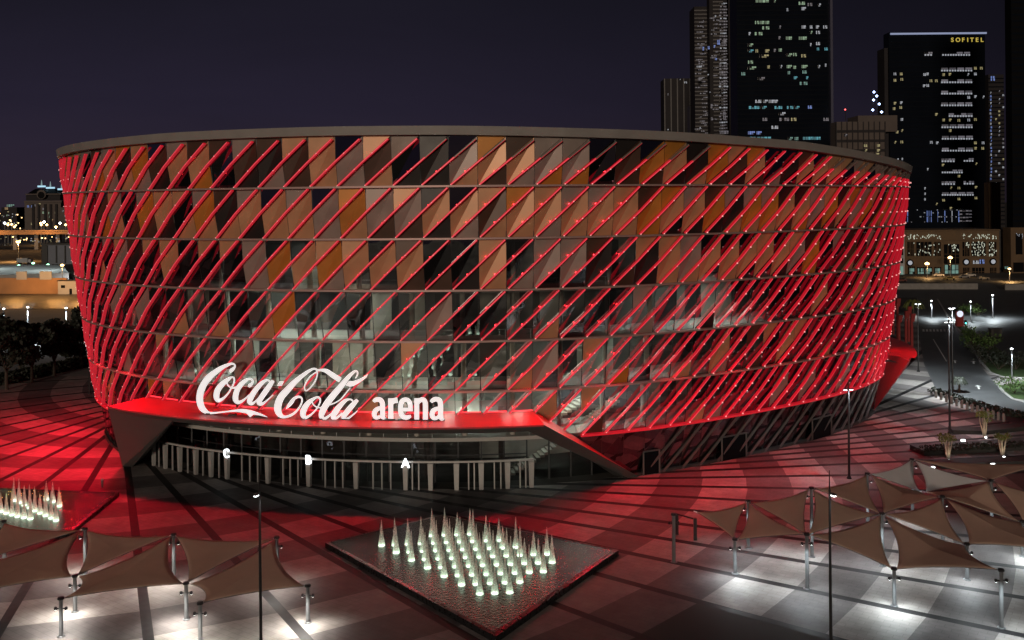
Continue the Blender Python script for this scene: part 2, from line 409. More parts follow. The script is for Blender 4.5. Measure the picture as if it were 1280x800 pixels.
# ring beams
for k in range(1, 7):
    b = MB()
    for i in range(I0, I1):
        if in_portal(i+.5, k): continue
        if k == 6 and in_portal(i+1, k+.0): continue
        a0, a1 = P(i, k, .15, ZK(k)+.11), P(i+1, k, .15, ZK(k)+.11)
        c0, c1 = P(i, k, .92, ZK(k)+.11), P(i+1, k, .92, ZK(k)+.11)
        d = Vector((0, 0, -.22))
        b.quad(a0, c0, c1, a1); b.quad(c0, c0+d, c1+d, c1); b.quad(c0+d, a0+d, a1+d, c1+d)
    b.build('ring_beam', M['beam_red'] if k == 6 else M['beam'], arena)
# rim fascia and roof
fa = MB(); rf = MB()
for i in range(I0, I1):
    k0, k1 = rimk(i), rimk(i+1)
    z0, z1 = ZK(k0), ZK(k1)
    A0, A1 = P(i, k0, .1, z0), P(i+1, k1, .1, z1); B0, B1 = P(i, k0, .95, z0+.02), P(i+1, k1, .95, z1+.02)
    C0, C1 = P(i, k0, 1.15, z0+1.02), P(i+1, k1, 1.15, z1+1.02); D0, D1 = P(i, k0, -1.5, z0+1.1), P(i+1, k1, -1.5, z1+1.1)
    fa.quad(A0, A1, B1, B0); fa.quad(B0, B1, C1, C0); fa.quad(C0, C1, D1, D0)
    rf.add([D0, D1, (CX, CYY, 42.6)], [[0, 1, 2]])
fa.build('rim_fascia', M['fascia'], arena); rf.build('roof', M['roof'], arena)
# diagonal tubes
TUBES = []
for t in range(6):
    for i in range(I0, I1):
        a = (i, t+1.0); b = (i+2, float(t) if t else rimk(i+2)+.04)
        f = lambda q, a=a, b=b: (a[0]+(b[0]-a[0])*q, a[1]+(b[1]-a[1])*q)
        lo = 0.0
        if in_portal(*f(1.0)): continue
        if in_portal(*f(0.0)):
            x0, x1 = 0., 1.
            for _ in range(20):
                xm = (x0+x1)/2
                if in_portal(*f(xm)): x0 = xm
                else: x1 = xm
            lo = x1
        TUBES.append((t, i, lo, f))
def unlit(t, i): return t == 0 and (12 <= i <= 22 or i >= 30 or -6 <= i <= -3)
def tube_geo(mb, nb, t, i, lo, f, o=0, no=0):
    p0, p1 = f(max(lo, .03)), f(.97)
    A, B = P(*p0, .58), P(*p1, .58)
    n = (P(*p0, 1) - P(*p0, 0))
    def seg(A, B, face, side):
        d = (B-A).normalized(); nn = (n-d*n.dot(d)).normalized(); tg = d.cross(nn)
        q_ = []
        for c in (A, B): q_ += [c-nn*.20-tg*.08, c+nn*.16-tg*.11, c+nn*.24-tg*.05, c+nn*.24+tg*.05, c+nn*.16+tg*.11, c-nn*.20+tg*.08]
        o_ = len(mb.v); mb.v += [tuple(v) for v in q_]
        for k_, m_ in enumerate((side, side, face, 6, 6, side)):
            j_ = (k_+1) % 6; mb.f.append([o_+k_, o_+j_, o_+6+j_, o_+6+k_]); mb.m.append(m_)
        mb.f.append([o_+k_ for k_ in range(5, -1, -1)]); mb.m.append(side); mb.f.append([o_+6+k_ for k_ in range(6)]); mb.m.append(side)
    if unlit(t, i):
        H = A.lerp(B, .6); seg(A, H, o, o+1); seg(H, B, 4, 4)
    else:
        f0, s0 = (2, 3) if (i > 30 or i < -5) else (o, o+1)
        if lo < .4:
            H = P(*f(.5), .74); seg(A, H, f0, s0); seg(H, B, f0, s0)
        else: seg(A, B, f0, s0)
    for q in ((.03, .36, .69) if not unlit(t, i) else (.03, .36)):
        if q < lo: continue
        c = P(*f(q), .88+.16*(1-abs(2*q-1)))
        s_ = .075 if i < 17 else .11 if i < 24 else .15
        nb.box(c, (s_, s_, s_), m=no)
    if i > -2 and i < 20:
        for q in (.30, .64):       # lamps added behind each tube to cast red spots on the skin
            if q < lo or (unlit(t, i) and q > .5): continue
            c = P(f(q)[0]-.03, f(q)[1], .52); e1 = (P(f(q)[0]+.1, f(q)[1], .34)-P(f(q)[0]-.1, f(q)[1], .34)).normalized()*.06; e2 = Vector((0, 0, .09))
            nb.quad(c-e1-e2, c-e1+e2, c+e1+e2, c+e1-e2, 1 if no == 0 else 7)
    for q in (.12, .5, .88):       # brackets back to the skin
        if q < lo: continue
        mb.tube(P(*f(q), .02), P(*f(q), .5), .05, n=4, m=4, cap=False)
TM = [M['tube_face'], M['tube_side'], M['tube_face_dim'], M['tube_side_dim'], M['tube_off'], M['node'], M['tube_flank'], M['added_graze']]
front = sorted(TUBES, key=lambda a: (abs(a[1]-12.5), a[0]))[:100]
fs = set((a[0], a[1]) for a in front)
for t, i, lo, f in front:
    mb, nb = MB(), MB(); tube_geo(mb, nb, t, i, lo, f)
    o = mb.build('facade_tube', TM, arena)
    if nb.v: nb.build('led_node', [M['node'], M['added_graze']], o)
mb = MB()
for t, i, lo, f in TUBES:
    if (t, i) not in fs: tube_geo(mb, mb, t, i, lo, f, no=5)
tag(mb.build('facade_tubes', TM, arena), kind='stuff')
# unlit tubes over the dark base tier
nb_ = 0
for i in range(I0, I1):
    a, b = (i, 7.0), (i+2, 6.0)
    if in_portal(*a) or in_portal(*b) or in_portal(i+1, 6.5): continue
    m_ = MB(); m_.tube(P(*a, .45), P(*b, .5), .17, n=8); m_.build('base_tube', M['tube_base'], arena) if -4 < i < 45 else None
# plinth at the foot of the skin
pl = MB()
for i in range(I0, I1):
    if in_portal(i+.5, 6.95): continue
    a0, a1 = P(i, 7, -.1, 0), P(i+1, 7, -.1, 0); b0, b1 = P(i, 7, .55, 0), P(i+1, 7, .55, 0); h = Vector((0, 0, .32))
    pl.quad(b0, b1, b1+h, b0+h); pl.quad(b0+h, b1+h, a1+h, a0+h)
pl.build('plinth', M['dark_render'], arena)
# service doors in the base tier
for i0, i1, zt in ((21.95, 22.75, 3.0), (26.2, 27.7, 3.2), (32.3, 33.9, 3.0)):
    d = MB(); fr = MB()
    q = [P(i0, 7, .75, .05), P(i1, 7, .75, .05), P(i1, 7, .75, zt), P(i0, 7, .75, zt)]
    n = P(i0, 7, 1)-P(i0, 7, 0)
    d.quad(*q); dd = d.build('service_door', M['black'], arena)
    for a, b in ((q[0], q[3]), (q[3], q[2]), (q[2], q[1])): fr.tube(a+n*.05, b+n*.05, .13, n=4)
    jm = MB()
    fr.build('door_frame', M['tube_base'], dd)
# interior seen through the glass: floors, core wall, ceiling lights
core = MB()
for i in range(-14, 48):
    for k in range(2, 7):
        w_ = -9.5 if (i*7+k*3) % 5 else -7.5
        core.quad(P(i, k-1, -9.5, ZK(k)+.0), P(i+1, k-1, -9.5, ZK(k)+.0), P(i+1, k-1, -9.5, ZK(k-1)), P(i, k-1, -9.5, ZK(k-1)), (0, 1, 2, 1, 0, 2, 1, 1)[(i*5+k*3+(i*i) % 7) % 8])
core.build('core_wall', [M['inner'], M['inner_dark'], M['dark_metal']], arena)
for k in range(2, 7):
    sl = MB()
    for i in range(-14, 48):
        a0, a1 = P(i, k, -.9, ZK(k)), P(i+1, k, -.9, ZK(k)); b0, b1 = P(i, k, -10.5, ZK(k)), P(i+1, k, -10.5, ZK(k)); d = Vector((0, 0, -.45))
        sl.quad(a0, a1, b1, b0); sl.quad(a0+d, b0+d, b1+d, a1+d); sl.quad(a0, a0+d, a1+d, a1)
    sl.build('floor_slab', M['slab'], arena)
for i in range(-2, 24, 2):
    c = MB()
    for k in range(3, 7): c.tube(P(i+.35, k-1, -3.0, ZK(k)), P(i+.35, k-1, -3.0, ZK(k-1)-.46), .33, n=10)
    c.build('column', M['inner'], arena)
LI = [(k, i) for k, lst in {3: (6, 9, 24), 4: (5, 6, 7, 8, 9, 23, 25, 26), 5: (2, 4, 5, 7, 9, 11, 12, 15, 18, 22), 6: (4, 6, 8, 10, 11, 13, 16, 18, 19, 20)}.items() for i in lst]
for k, i in LI:
    c = MB(); a = P(i+.1, k-1, -5, ZK(k-1)-.5); b = P(i+.9, k-1, -5, ZK(k-1)-.5); n = P(i, k, .6)-P(i, k, 0); d = Vector((0, 0, -.08))
    c.hull([a, b, a+n, b+n, a+d, b+d, a+n+d, b+n+d]); c.build('ceiling_light', M['warmlight'] if (i+k) % 4 == 0 else M['fluor'], arena)
# railings inside, upper floors
rl = MB()
for k in (3, 4, 5, 6):
    for i in range(2, 27):
        rl.path([P(i, k, -1.2, ZK(k)+1.1), P(i+1, k, -1.2, ZK(k)+1.1)], .05, 4)
        rl.tube(P(i, k, -1.2, ZK(k)), P(i, k, -1.2, ZK(k)+1.1), .04, n=4)
rl.build('gallery_railing', M['steel'], arena)
# stairs behind the glass at the corner of the entrance
st = MB()
for z0, ia, ib, o_ in ((0.0, 16.4, 19.2, -4.5), (4.2, 19.4, 22.0, -5.0), (6.0, 17.6, 20.8, -3.2)):
    n_ = 14
    for q in range(n_):
        x = ia+(ib-ia)*q/n_; x2 = ia+(ib-ia)*(q+1)/n_; z = z0+q*.29
        a, b = P(x, 7, o_, z), P(x2, 7, o_, z); e, g = P(x, 7, o_-2.2, z), P(x2, 7, o_-2.2, z); h = Vector((0, 0, .29))
        st.hull([a, b, e, g, a+h, b+h, e+h, g+h])
    a, b = P(ia, 7, o_+.05, z0+1.1), P(ib, 7, o_+.05, z0+n_*.29+1.1); st.tube(a, b, .07, n=5)
st.build('staircase', M['inner'], arena)
for i, z, o_ in ((17.3, 5.6, -6.8), (19.6, 5.2, -6.8), (18.6, 11.5, -6.5), (20.5, 11.5, -6.5)):
    c = MB(); c.box(P(i, 7, o_, z), (2.4, .3, .16), th_of(i)+math.pi/2); c.build('stair_light', M['fluor'], arena)

# ------------------------------------------------------------------ entrance canopy
def canopy(pi, off, a, b, zi, zo):
    parts = MB(); sof = MB(); strip = MB()
    n = int(b-a)
    for q in range(n):
        i, j = a+(b-a)*q/n, a+(b-a)*(q+1)/n
        A0, A1 = P(i, KF, .05, zi), P(j, KF, .05, zi); B0, B1 = P(i, 5.5, off, zo), P(j, 5.5, off, zo)
        d = Vector((0, 0, -.16)); C0, C1 = P(i, 5.5, off-.05, zo-.2), P(j, 5.5, off-.05, zo-.2)
        D0, D1 = P(i, 5.5, off-.75, zo-.85), P(j, 5.5, off-.75, zo-.85); E0, E1 = P(i, 7, -2.6, zo-.85), P(j, 7, -2.6, zo-.85)
        parts.quad(A0, A1, B1, B0); parts.quad(B0, B1, C1, C0)
        sof.quad(C0, C1, D1, D0); sof.quad(D0, D1, E1, E0)
        if q >= 0: strip.tube(P(i+.08, KF, .32, zi+.14), P(j-.08, KF, .32, zi+.14), .07, n=6)
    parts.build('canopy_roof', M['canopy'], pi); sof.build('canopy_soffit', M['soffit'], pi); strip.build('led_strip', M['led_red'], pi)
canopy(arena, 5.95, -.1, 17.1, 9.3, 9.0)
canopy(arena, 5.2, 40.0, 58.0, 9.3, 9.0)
# right strut of the entrance frame: a folded band running down to the paving
sr = MB(); su = MB()
n = 8
top_i = [P(17.1+(21.55-17.1)*q/n, KF+(7-KF)*q/n, .05, 9.3*(1-q/n)+.12) for q in range(n+1)]
c0 = P(17.1, 5.5, 5.95, 9.0); c1 = P(21.7, 7, .9, .05)
top_o = [c0.lerp(c1, q/n) for q in range(n+1)]
c2 = P(16.6, 5.5, 5.2, 8.15); c3 = P(21.3, 7, .5, -.1); bot_o = [c2.lerp(c3, q/n) for q in range(n+1)]
e2 = P(16.6, 7, -2.6, 8.15); e3 = P(20.9, 7, -1.2, -.1); bot_i = [e2.lerp(e3, q/n) for q in range(n+1)]
for q in range(n):
    sr.quad(top_i[q], top_i[q+1], top_o[q+1], top_o[q])
    su.quad(top_o[q], top_o[q+1], bot_o[q+1], bot_o[q]); su.quad(bot_o[q], bot_o[q+1], bot_i[q+1], bot_i[q])
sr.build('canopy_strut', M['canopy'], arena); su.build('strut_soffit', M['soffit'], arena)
# left strut: a solid grey wedge standing on the paving
wl = MB()
wl.hull([P(-.1, 5.5, 5.9, 8.96), P(3.2, 5.5, 5.3, 8.2), P(-.1, 5.5, 5.3, 8.96), P(-1.3, 7, 3.3, -.1), P(-.95, 7, 2.6, -.1), P(-1.6, 7, .2, -.1), P(-.2, 5.6, .2, 8.9), P(3.0, 5.6, 4.0, 8.2)])
wl.build('strut_wedge', M['soffit'], arena)
# right flank: end of the second entrance frame, red wash painted into its colour
wr = MB()
wr.hull([P(39.3, 5.5, 4.6, 8.9), P(41.6, 5.45, .2, 9.4), P(41.6, 5.45, 4.6, 9.0), P(40.4, 7, .15, -.1), P(41.2, 7, .1, -.1), P(39.6, 5.5, 4.4, 8.2)])
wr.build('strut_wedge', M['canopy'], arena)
# lobby glass wall, mullions, back wall
lg = MB(); lm = MB(); lb = MB()
for i in range(-1, 21):
    a, b = P(i, 7, -2.4, 0), P(i+1, 7, -2.4, 0); zt = 8.3 if i < 17 else 8.3-(i-16.5)*1.75
    zt2 = 8.3 if i+1 < 17 else max(.2, 8.3-(i+1-16.5)*1.75)
    up = lambda v, z: Vector((v.x, v.y, z))
    lg.quad(a, b, up(b, max(.2, zt2)), up(a, max(.2, zt)))
    lm.tube(P(i, 7, -2.3, 0), P(i, 7, -2.3, max(.3, zt)), .13, n=4)
    if i < 17:
        for z in (3.3, 7.4): lm.tube(P(i, 7, -2.3, z), P(i+1, 7, -2.3, z), .08, n=4)
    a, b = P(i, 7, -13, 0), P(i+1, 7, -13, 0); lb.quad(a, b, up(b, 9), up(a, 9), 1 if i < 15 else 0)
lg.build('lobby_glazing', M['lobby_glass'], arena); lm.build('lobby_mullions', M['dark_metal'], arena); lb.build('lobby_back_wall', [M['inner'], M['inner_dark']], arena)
for i, z, o_, key in ((14.2, 7.0, -7, 'fluor'), (15.4, 7.0, -7, 'fluor'), (9.5, 6.2, -11, 'fluor'), (11.0, 5.9, -11, 'fluor')):
    c = MB(); c.box(P(i, 7, o_, z), (2.2, .14, .1), th_of(i)+math.pi/2); c.build('lobby_light', M[key], arena)
for i in (2, 5.5, 9, 12.5, 16):
    c = MB(); c.tube(P(i, 7, -5.5, 0), P(i, 7, -5.5, 8.4), .4, n=12); c.build('column', M['inner_dark'], arena)
# red spots added to carry the LED nodes' wash onto the plaza
RED = (1.0, .008, .03)
for i in range(-10, 44, 3):
    p = P(i, 4.2, 2.2); n = P(i, 4.2, 3.2)-P(i, 4.2, 2.2)
    e = 16500 if i < 1 else 3200 if i < 15 else 5600 if i < 28 else 2600
    lamp('SPOT', 'added_plaza_wash', p, e, RED, arena, .35, 140 if i < 1 else 116, p+n*(1.0 if i < 1 else .55)+Vector((0, 0, -1.7)), 1.0)
for i in (1, 5, 9, 13, 16):
    p = P(i, 5.0, 2.6, 12.0); lamp('SPOT', 'added_canopy_wash', p, 60, RED, arena, .3, 150, p+Vector((0, 0, -1)), .6)  # spots added to wash the canopy top in red
p = P(39.8, 5.0, 5.0, 13.5); lamp('SPOT', 'added_canopy_wash', p, 60, RED, arena, .3, 140, P(40.4, 6, 2.5, 6), .6)

# ------------------------------------------------------------------ the sign on the canopy
def base_y(x): return float(np.interp(x, (240, 260, 330, 400, 450, 555), (515, 516.5, 521, 523, 524, 525)))
def sign_pt(x, y, dep=0.0):
    q = at(x, base_y(x), 9.15); v = atd(x, y, q.y - dep); return v
def cr_spline(pts, sub=6):
    p = [pts[0]]+list(pts)+[pts[-1]]; o = []
    for q in range(1, len(p)-2):
        a, b, c, d = (np.array(p[q+z], float) for z in (-1, 0, 1, 2))
        for s_ in range(sub):
            t = s_/sub
            o.append(.5*((2*b)+(-a+c)*t+(2*a-5*b+4*c-d)*t*t+(-a+3*b-3*c+d)*t**3))
    o.append(np.array(pts[-1], float)); return o
_lay = [0]
def stroke(mb, pts, sub=5, dep0=0.0):
    s_ = cr_spline(pts, sub); L = []
    for q, p in enumerate(s_):
        a = s_[max(0, q-1)]; b = s_[min(len(s_)-1, q+1)]; d = b[:2]-a[:2]; l = np.hypot(*d) or 1
        nn = np.array([-d[1], d[0]])/l*max(.25, p[2]/2)
        _lay[0] += 1; dp = .35+dep0+(_lay[0] % 160)*.0012
        f0, f1 = p[:2]+nn, p[:2]-nn
        L.append((sign_pt(*f0, dp), sign_pt(*f1, dp), sign_pt(*f0, 0), sign_pt(*f1, 0)))
    for A, B in zip(L[:-1], L[1:]):
        mb.quad(A[0], A[1], B[1], B[0], 0); mb.quad(A[2], B[2], B[3], A[3], 1); mb.quad(A[0], B[0], B[2], A[2], 1); mb.quad(A[1], A[3], B[3], B[1], 1)
    for A in (L[0], L[-1]): mb.quad(A[0], A[1], A[3], A[2], 1)
def poly(mb, pts):
    _lay[0] += 1; dp = .35+(_lay[0] % 160)*.0012
    n = len(pts); mb.add([sign_pt(*p, dp) for p in pts]+[sign_pt(*p, 0) for p in pts], [list(range(n)), list(range(2*n-1, n-1, -1))], 0)
    mb.m[-1] = 1
    o = len(mb.v)-2*n
    for q in range(n):
        j = (q+1) % n; mb.f.append([o+q, o+j, o+n+j, o+n+q]); mb.m.append(1)
sgn = thing('arena_sign', 'white script and block letters standing on the red lit entrance canopy', 'sign', sign_pt(400, 523))
LET = []
def letter(strokes, polys=()):
    mb = MB()
    for s_ in strokes: stroke(mb, s_)
    for p in polys: poly(mb, p)
    return mb.build('sign_letter', [M['white_sign'], M['sign_side']], sgn)
letter([[(288.3,465.5,2.5),(288.8,463.4,4.6),(291.3,461.2,4),(293.6,458.2,2.4),(293,455.8,2.2),(289.5,454.6,2.8),(284.5,456.2,3.8),(277,459.7,5.2),(269.5,464.8,6.5),(262,471,7.8),(256,478.3,8.2),(252,486,8.5),(250.2,492,8.6),(249.6,500,8.6),(251.5,508,8.3),(255.3,513,6.8),(261,516.1,3.6),(269.5,516,2.1),(282,514.7,1.8),(292,513.6,2.6),(299.5,513.3,4),(306,513.9,5),(313,515.2,5.2),(321,517,3.6),(328,519,2.2),(334.3,521.4,.6)]], [[(307,515.5),(319,516.8),(312.6,521.6)]])
letter([[(289.5,471.2,2),(285.5,474,4.2),(279.3,478.8,6.2),(274.2,484.3,7.2),(271.2,490,7.5),(270.6,496.3,7.4),(272.2,500.2,5.4),(276,499.8,4),(281,496.3,2.6),(286,490.7,2),(289,485.2,1.9),(291.2,481.5,1.9),(292.8,476,1.9),(292.2,472.3,2.1),(289.5,471.2,2)], [(284.4,475,1.5),(284,480,1.6),(286.8,483.3,1.7),(290,485,1.9),(296,483.9,2.6),(299,481.5,3.4)]])
letter([[(311,484,2.5),(312.2,482,4.6),(315,479.3,3),(315.8,476.5,2.4),(314.2,474,2.4),(310.8,473.8,2.7),(306.5,476,4.5),(301.5,480.5,6),(297,486.5,6.6),(294.7,493.5,7),(294.5,499.3,7),(297,502.7,5),(301.5,502,3.5),(307,498,2.1),(311.5,493.5,1.6)]])
letter([[(337.5,477,2),(335.5,475.6,2),(332.5,475.6,2.6),(328,478.2,4.6),(322,484.4,6),(317,491,6.6),(313.6,497,7),(312,501.7,6.6),(314.5,504.5,4.6),(319,502,2.2),(325,495.5,1.6)], [(341.5,475.7,4),(335,485,6.5),(329.5,492.7,6.6),(325,499.6,6.6),(323.6,503.6,5.6),(327,505,4),(332.5,501.6,2.1),(341.5,493.5,1.2)]])
letter([], [[(349.5, 476.7), (355.2, 476.7), (352.2, 482.3), (346.2, 482.3)]])
letter([[(396.5,463,2.4),(394.5,461.3,2.4),(391.5,461.1,2.6),(386.5,463.5,3.6),(380,468,4.6),(373,473.6,5.6),(366,480,7),(359,487.8,8),(352.6,494.6,8.6),(348.5,502.5,9),(347,510.4,9),(348.6,516.4,7.8),(352.5,520.3,5),(357.5,521,3.2),(364,518.8,3),(370,514.5,2.6),(375,508,2.1),(377.6,501.2,2.1),(376.6,497.2,2.3),(373,496,3),(368,498,3.6),(364.5,502.5,5),(361,507,4),(357.6,511.2,.8)],
        [(395.5,465,1.5),(389,469.5,1.6),(385,474,1.6),(381.3,481,1.6),(380.6,485.5,1.6),(382.5,488.5,1.6),(387,485.6,1.5),(392,479.5,1.5),(395.5,473,1.5),(396.6,467,1.5),(396.2,463,1.6)],
        [(395.7,463.1,2),(401.5,462.6,3.2),(407.6,463.6,5.2),(412.6,466.8,6),(418.2,470.6,6.4),(425.4,475,6.6)]])
letter([[(399,496.6,2.4),(395.5,496.8,2.6),(392,498.6,3.6),(386.7,502.4,5.6),(382,508,7),(379,514.4,7.5),(379,519.4,6.8),(382,521.8,4.2),(387,519.5,2.6),(393,514.3,1.9),(397.4,508.4,1.9),(400.1,502.4,2),(400,498.6,2.2),(398,496.7,2.2)], [(390.3,501,1.4),(390.6,504,1.5),(393,507,1.6),(396.5,509.2,1.6),(400,509.6,1.6),(404,508.6,1.6)]])
letter([[(444.2,473,1.1),(446.3,469.5,1.7),(447,466.3,2),(445.8,464,2.1),(443.2,464.3,3),(438.2,468.5,4.2),(432,475.4,5.6),(425.7,483.5,7),(418.5,491.8,7.8),(412.6,499,8),(406.4,507.8,8),(402.4,516.4,7.6),(401.8,521.4,5.6),(405.8,523.3,4),(411.8,519.3,2.2),(417.8,514.4,1.6)], [(437.8,484.6,1.2),(431,493.2,1.5),(425.6,499.3,1.5),(419,503.4,1.6),(412.4,506,1.6)]],
       [[(432, 481.6), (435.8, 476.6), (441.4, 476.3), (448.3, 474.1), (454.5, 471), (460.1, 467.3), (458.3, 471.6), (453.3, 475.4), (447, 479.8), (441.4, 482.6), (437, 483.2)]])
letter([[(441.5,502,1.8),(439.5,499.8,2),(436.4,499.2,2.2),(431.6,500.8,4.2),(425.6,506.6,6),(420.3,513.2,7),(416.8,518.8,6.7),(417.4,523.2,4.6),(422,521.6,2.6),(428,516.2,1.8)], [(447,499.8,4),(440,507.2,6.5),(434,514.4,6.6),(429.9,520.2,6.2),(430.6,524.2,4.2),(435.2,522.8,2.6),(441.8,518,1.8),(447,513.4,1)]])
Zs = lambda l: [(458+a/12.55, 486+b/12.55, c/12.55) for a, b, c in l]
letter([Zs([(112,205,48),(135,180,66),(180,165,72),(225,180,76),(250,225,78),(255,300,78),(255,400,78),(265,450,70),(300,458,24)]), Zs([(250,300,50),(190,310,66),(140,345,74),(122,400,76),(145,445,70),(190,448,54),(250,405,40)])])
letter([Zs([(380,150,80),(382,300,80),(382,472,80)]), Zs([(395,230,60),(430,190,80),(490,178,90)])])
letter([Zs([(560,325,56),(640,325,56),(728,325,56)]), Zs([(690,310,70),(685,240,74),(655,185,72),(610,168,66),(560,195,74),(538,260,78),(536,340,78),(550,400,76),(590,445,74),(640,450,72),(700,425,40)])])
letter([Zs([(788,148,78),(790,300,78),(790,482,78)]), Zs([(800,230,56),(835,185,70),(880,170,76),(915,195,78),(925,260,80),(925,360,80),(925,484,80)])])
letter([Zs([(1012,210,48),(1040,180,66),(1090,162,72),(1140,178,78),(1160,225,80),(1165,300,80),(1165,400,80),(1180,465,74),(1220,478,24)]), Zs([(1160,305,50),(1100,315,66),(1045,350,76),(1030,410,78),(1055,455,70),(1100,458,54),(1160,410,40)])])
for x in (470, 479, 489, 502, 513, 521, 532, 541, 551, 262, 290, 322, 352, 385, 405, 432):
    ft = MB(); ft.box(at(x, base_y(x)+1.5, 9.1)+Vector((0, .2, 0)), (.9, .5, .3)); ft.build('sign_foot', M['sign_side'], sgn)

# ------------------------------------------------------------------ entrance gate line
gate = thing('entrance_gate', 'long curved row of grey steel gates marked C B A under the canopy', 'gate', P(8, 7, .6, 0))
def gp(x):      # position along the gate for a photo column
    lo, hi = -1., 19.
    for _ in range(30):
        m_ = (lo+hi)/2; p = P(m_, 7, .55, 0); u = HX+F*p.x/p.y+ROLL*F*CAMZ/p.y
        if u < x: lo = m_
        else: hi = m_
    return lo
rail = MB(); xs = [192+q*(667-192)/40 for q in range(41)]
pts = [P(gp(x), 7, .55, 3.15) for x in xs]
for a, b in zip(pts[:-1], pts[1:]):
    d = Vector((0, 0, .22)); n = Vector((0, .3, 0)); rail.hull([a, b, a+d, b+d, a+n, b+n, a+n+d, b+n+d])
rail.build('top_rail', M['fence'], gate)
PILL = {}
for x in (193.5, 208, 226, 246, 265, 285, 336, 387, 446, 507.7, 538.7, 571, 601.7, 634.5, 664):
    p = P(gp(x), 7, .7, 0); m_ = MB(); ang = th_of(gp(x))+math.pi/2
    m_.box((p.x, p.y, 1.57), (.50, .36, 3.14), ang, taper=1.3); PILL[x] = (m_.build('pillar', M['fence'], gate), p, ang)
for x in (200, 217, 236, 255, 275, 303.6, 313.5, 323.3, 355, 363.8, 373.6, 407.5, 419.5, 429.4, 467, 478, 489, 516, 524, 586, 593, 618, 626, 650, 657):
    p = P(gp(x), 7, .7, 0); m_ = MB(); m_.box((p.x, p.y, 1.57), (.15, .15, 3.14), th_of(gp(x))+math.pi/2); m_.build('picket', M['fence'], gate)
def font_mesh(txt, size, ext):
    cu = bpy.data.curves.new('t', 'FONT'); cu.body = txt; cu.size = size; cu.extrude = ext; cu.align_x = 'CENTER'; cu.offset = size*.012
    o = bpy.data.objects.new('t', cu); col.objects.link(o)
    dg = bpy.context.evaluated_depsgraph_get(); me = bpy.data.meshes.new_from_object(o.evaluated_get(dg))
    col.objects.unlink(o); bpy.data.objects.remove(o); return me
for ch, x in (('C', 285), ('B', 387), ('A', 507.7)):
    pi_, p, ang = PILL[x]; me = font_mesh(ch, 1.5, .1); me.materials.clear(); me.materials.append(M['lit_white'])
    o = bpy.data.objects.new('gate_letter', me); col.objects.link(o); o.parent = pi_
    o.matrix_local = Matrix.Translation((p.x, p.y-.25, 2.75)) @ Matrix.Rotation(ang+math.pi, 4, 'Z') @ Matrix.Rotation(R(90), 4, 'X')
    if math.cos(ang+math.pi) < 0: o.matrix_local = Matrix.Translation((p.x, p.y-.25, 2.75)) @ Matrix.Rotation(ang, 4, 'Z') @ Matrix.Rotation(R(90), 4, 'X')

# ------------------------------------------------------------------ ground, paving, roads
g = MB(); g.quad((-6000, -200, -.012), (6000, -200, -.012), (6000, 9000, -.012), (-6000, 9000, -.012)); tag(g.build('ground', M['ground']), kind='structure')
# plaza paving: black joints sweep away from the arena foot, light and dark slabs alternate between them
X7, Y7 = ringxy(7., TH); S7 = np.concatenate([[0], np.cumsum(np.hypot(np.diff(X7), np.diff(Y7)))]); L7 = S7[-1]
def pav(s_, t):
    th = float(np.interp(s_ % L7, S7, TH)); x, y = ringxy(7., th); n = nrm(th, 7.); tg = Vector((-n.y, n.x, 0))
    a = R(-18); d = Vector((tg.x*math.cos(a)-tg.y*math.sin(a), tg.x*math.sin(a)+tg.y*math.cos(a), 0))
    return Vector((x, y, 0)), d
NL = 55; DS = L7/NL; PER = 10.6; TMAX = 118
pv = MB(); fl = Vector((0, 0, 0))
LW = .85/math.sin(R(18))*.33
def lane_bound(idx, side): return 236.4+DS*idx
rows = {}
def pt(s_, t, lat):
    o, d = pav(s_, t); lt = Vector((-d.y, d.x, 0)); q = o+d*t+lt*lat; return (q.x, q.y, 0.0)
for idx in range(NL):
    sA, sB = 236.4+DS*idx, 236.4+DS*(idx+1)
    us = [0.0]
    def tt(s_, u): return u-.85*(s_-236.4)
    # black joint
    step = 6.0; t = 0.
    while t < TMAX:
        pv.quad(pt(sA, t, -.42), pt(sA, t, .42), pt(sA, t+step, .42), pt(sA, t+step, -.42), 2); t += step
    # slabs: boundaries u = c + n*PER/2
    u0 = 242.9-.85*236.4-PER/4
    ulo = -20; n0 = math.floor((0+.85*0-u0)/(PER/2))
    for n_ in range(-16, 60):
        ua, ub = u0+n_*PER/2, u0+(n_+1)*PER/2
        ta, tb = tt(sA, ua), tt(sA, ub); tc_, td = tt(sB, ua), tt(sB, ub)
        if max(tb, td) <= 0 or min(ta, tc_) > TMAX: continue
        ta, tb, tc_, td = (max(0, q) for q in (ta, tb, tc_, td))
        A = pt(sA, ta, .42); B = pt(sA, tb, .42); C = pt(sB, td, -.42); D = pt(sB, tc_, -.42)
        pv.quad(A, B, C, D, n_ % 2)
tag(pv.build('plaza_paving', [M['tile_light'], M['tile_dark'], M['tile_line']]), kind='structure')

def sheet(name, pxs, m, z, kind='structure'):
    b = MB(); b.add([at(x, y, z) for x, y in pxs], [list(range(len(pxs)))]); return tag(b.build(name, m), kind=kind)
def strip_line(b, pxs, wd, z0, z1, m=0):
    ps = [at(x, y, 0) for x, y in pxs]
    for a, c in zip(ps[:-1], ps[1:]):
        d = (c-a).normalized(); l = Vector((-d.y, d.x, 0))*wd/2
        z0v, z1v = Vector((0, 0, z0)), Vector((0, 0, z1))
        b.hull([a+l+z0v, a-l+z0v, c+l+z0v, c-l+z0v, a+l+z1v, a-l+z1v, c+l+z1v, c-l+z1v], m)
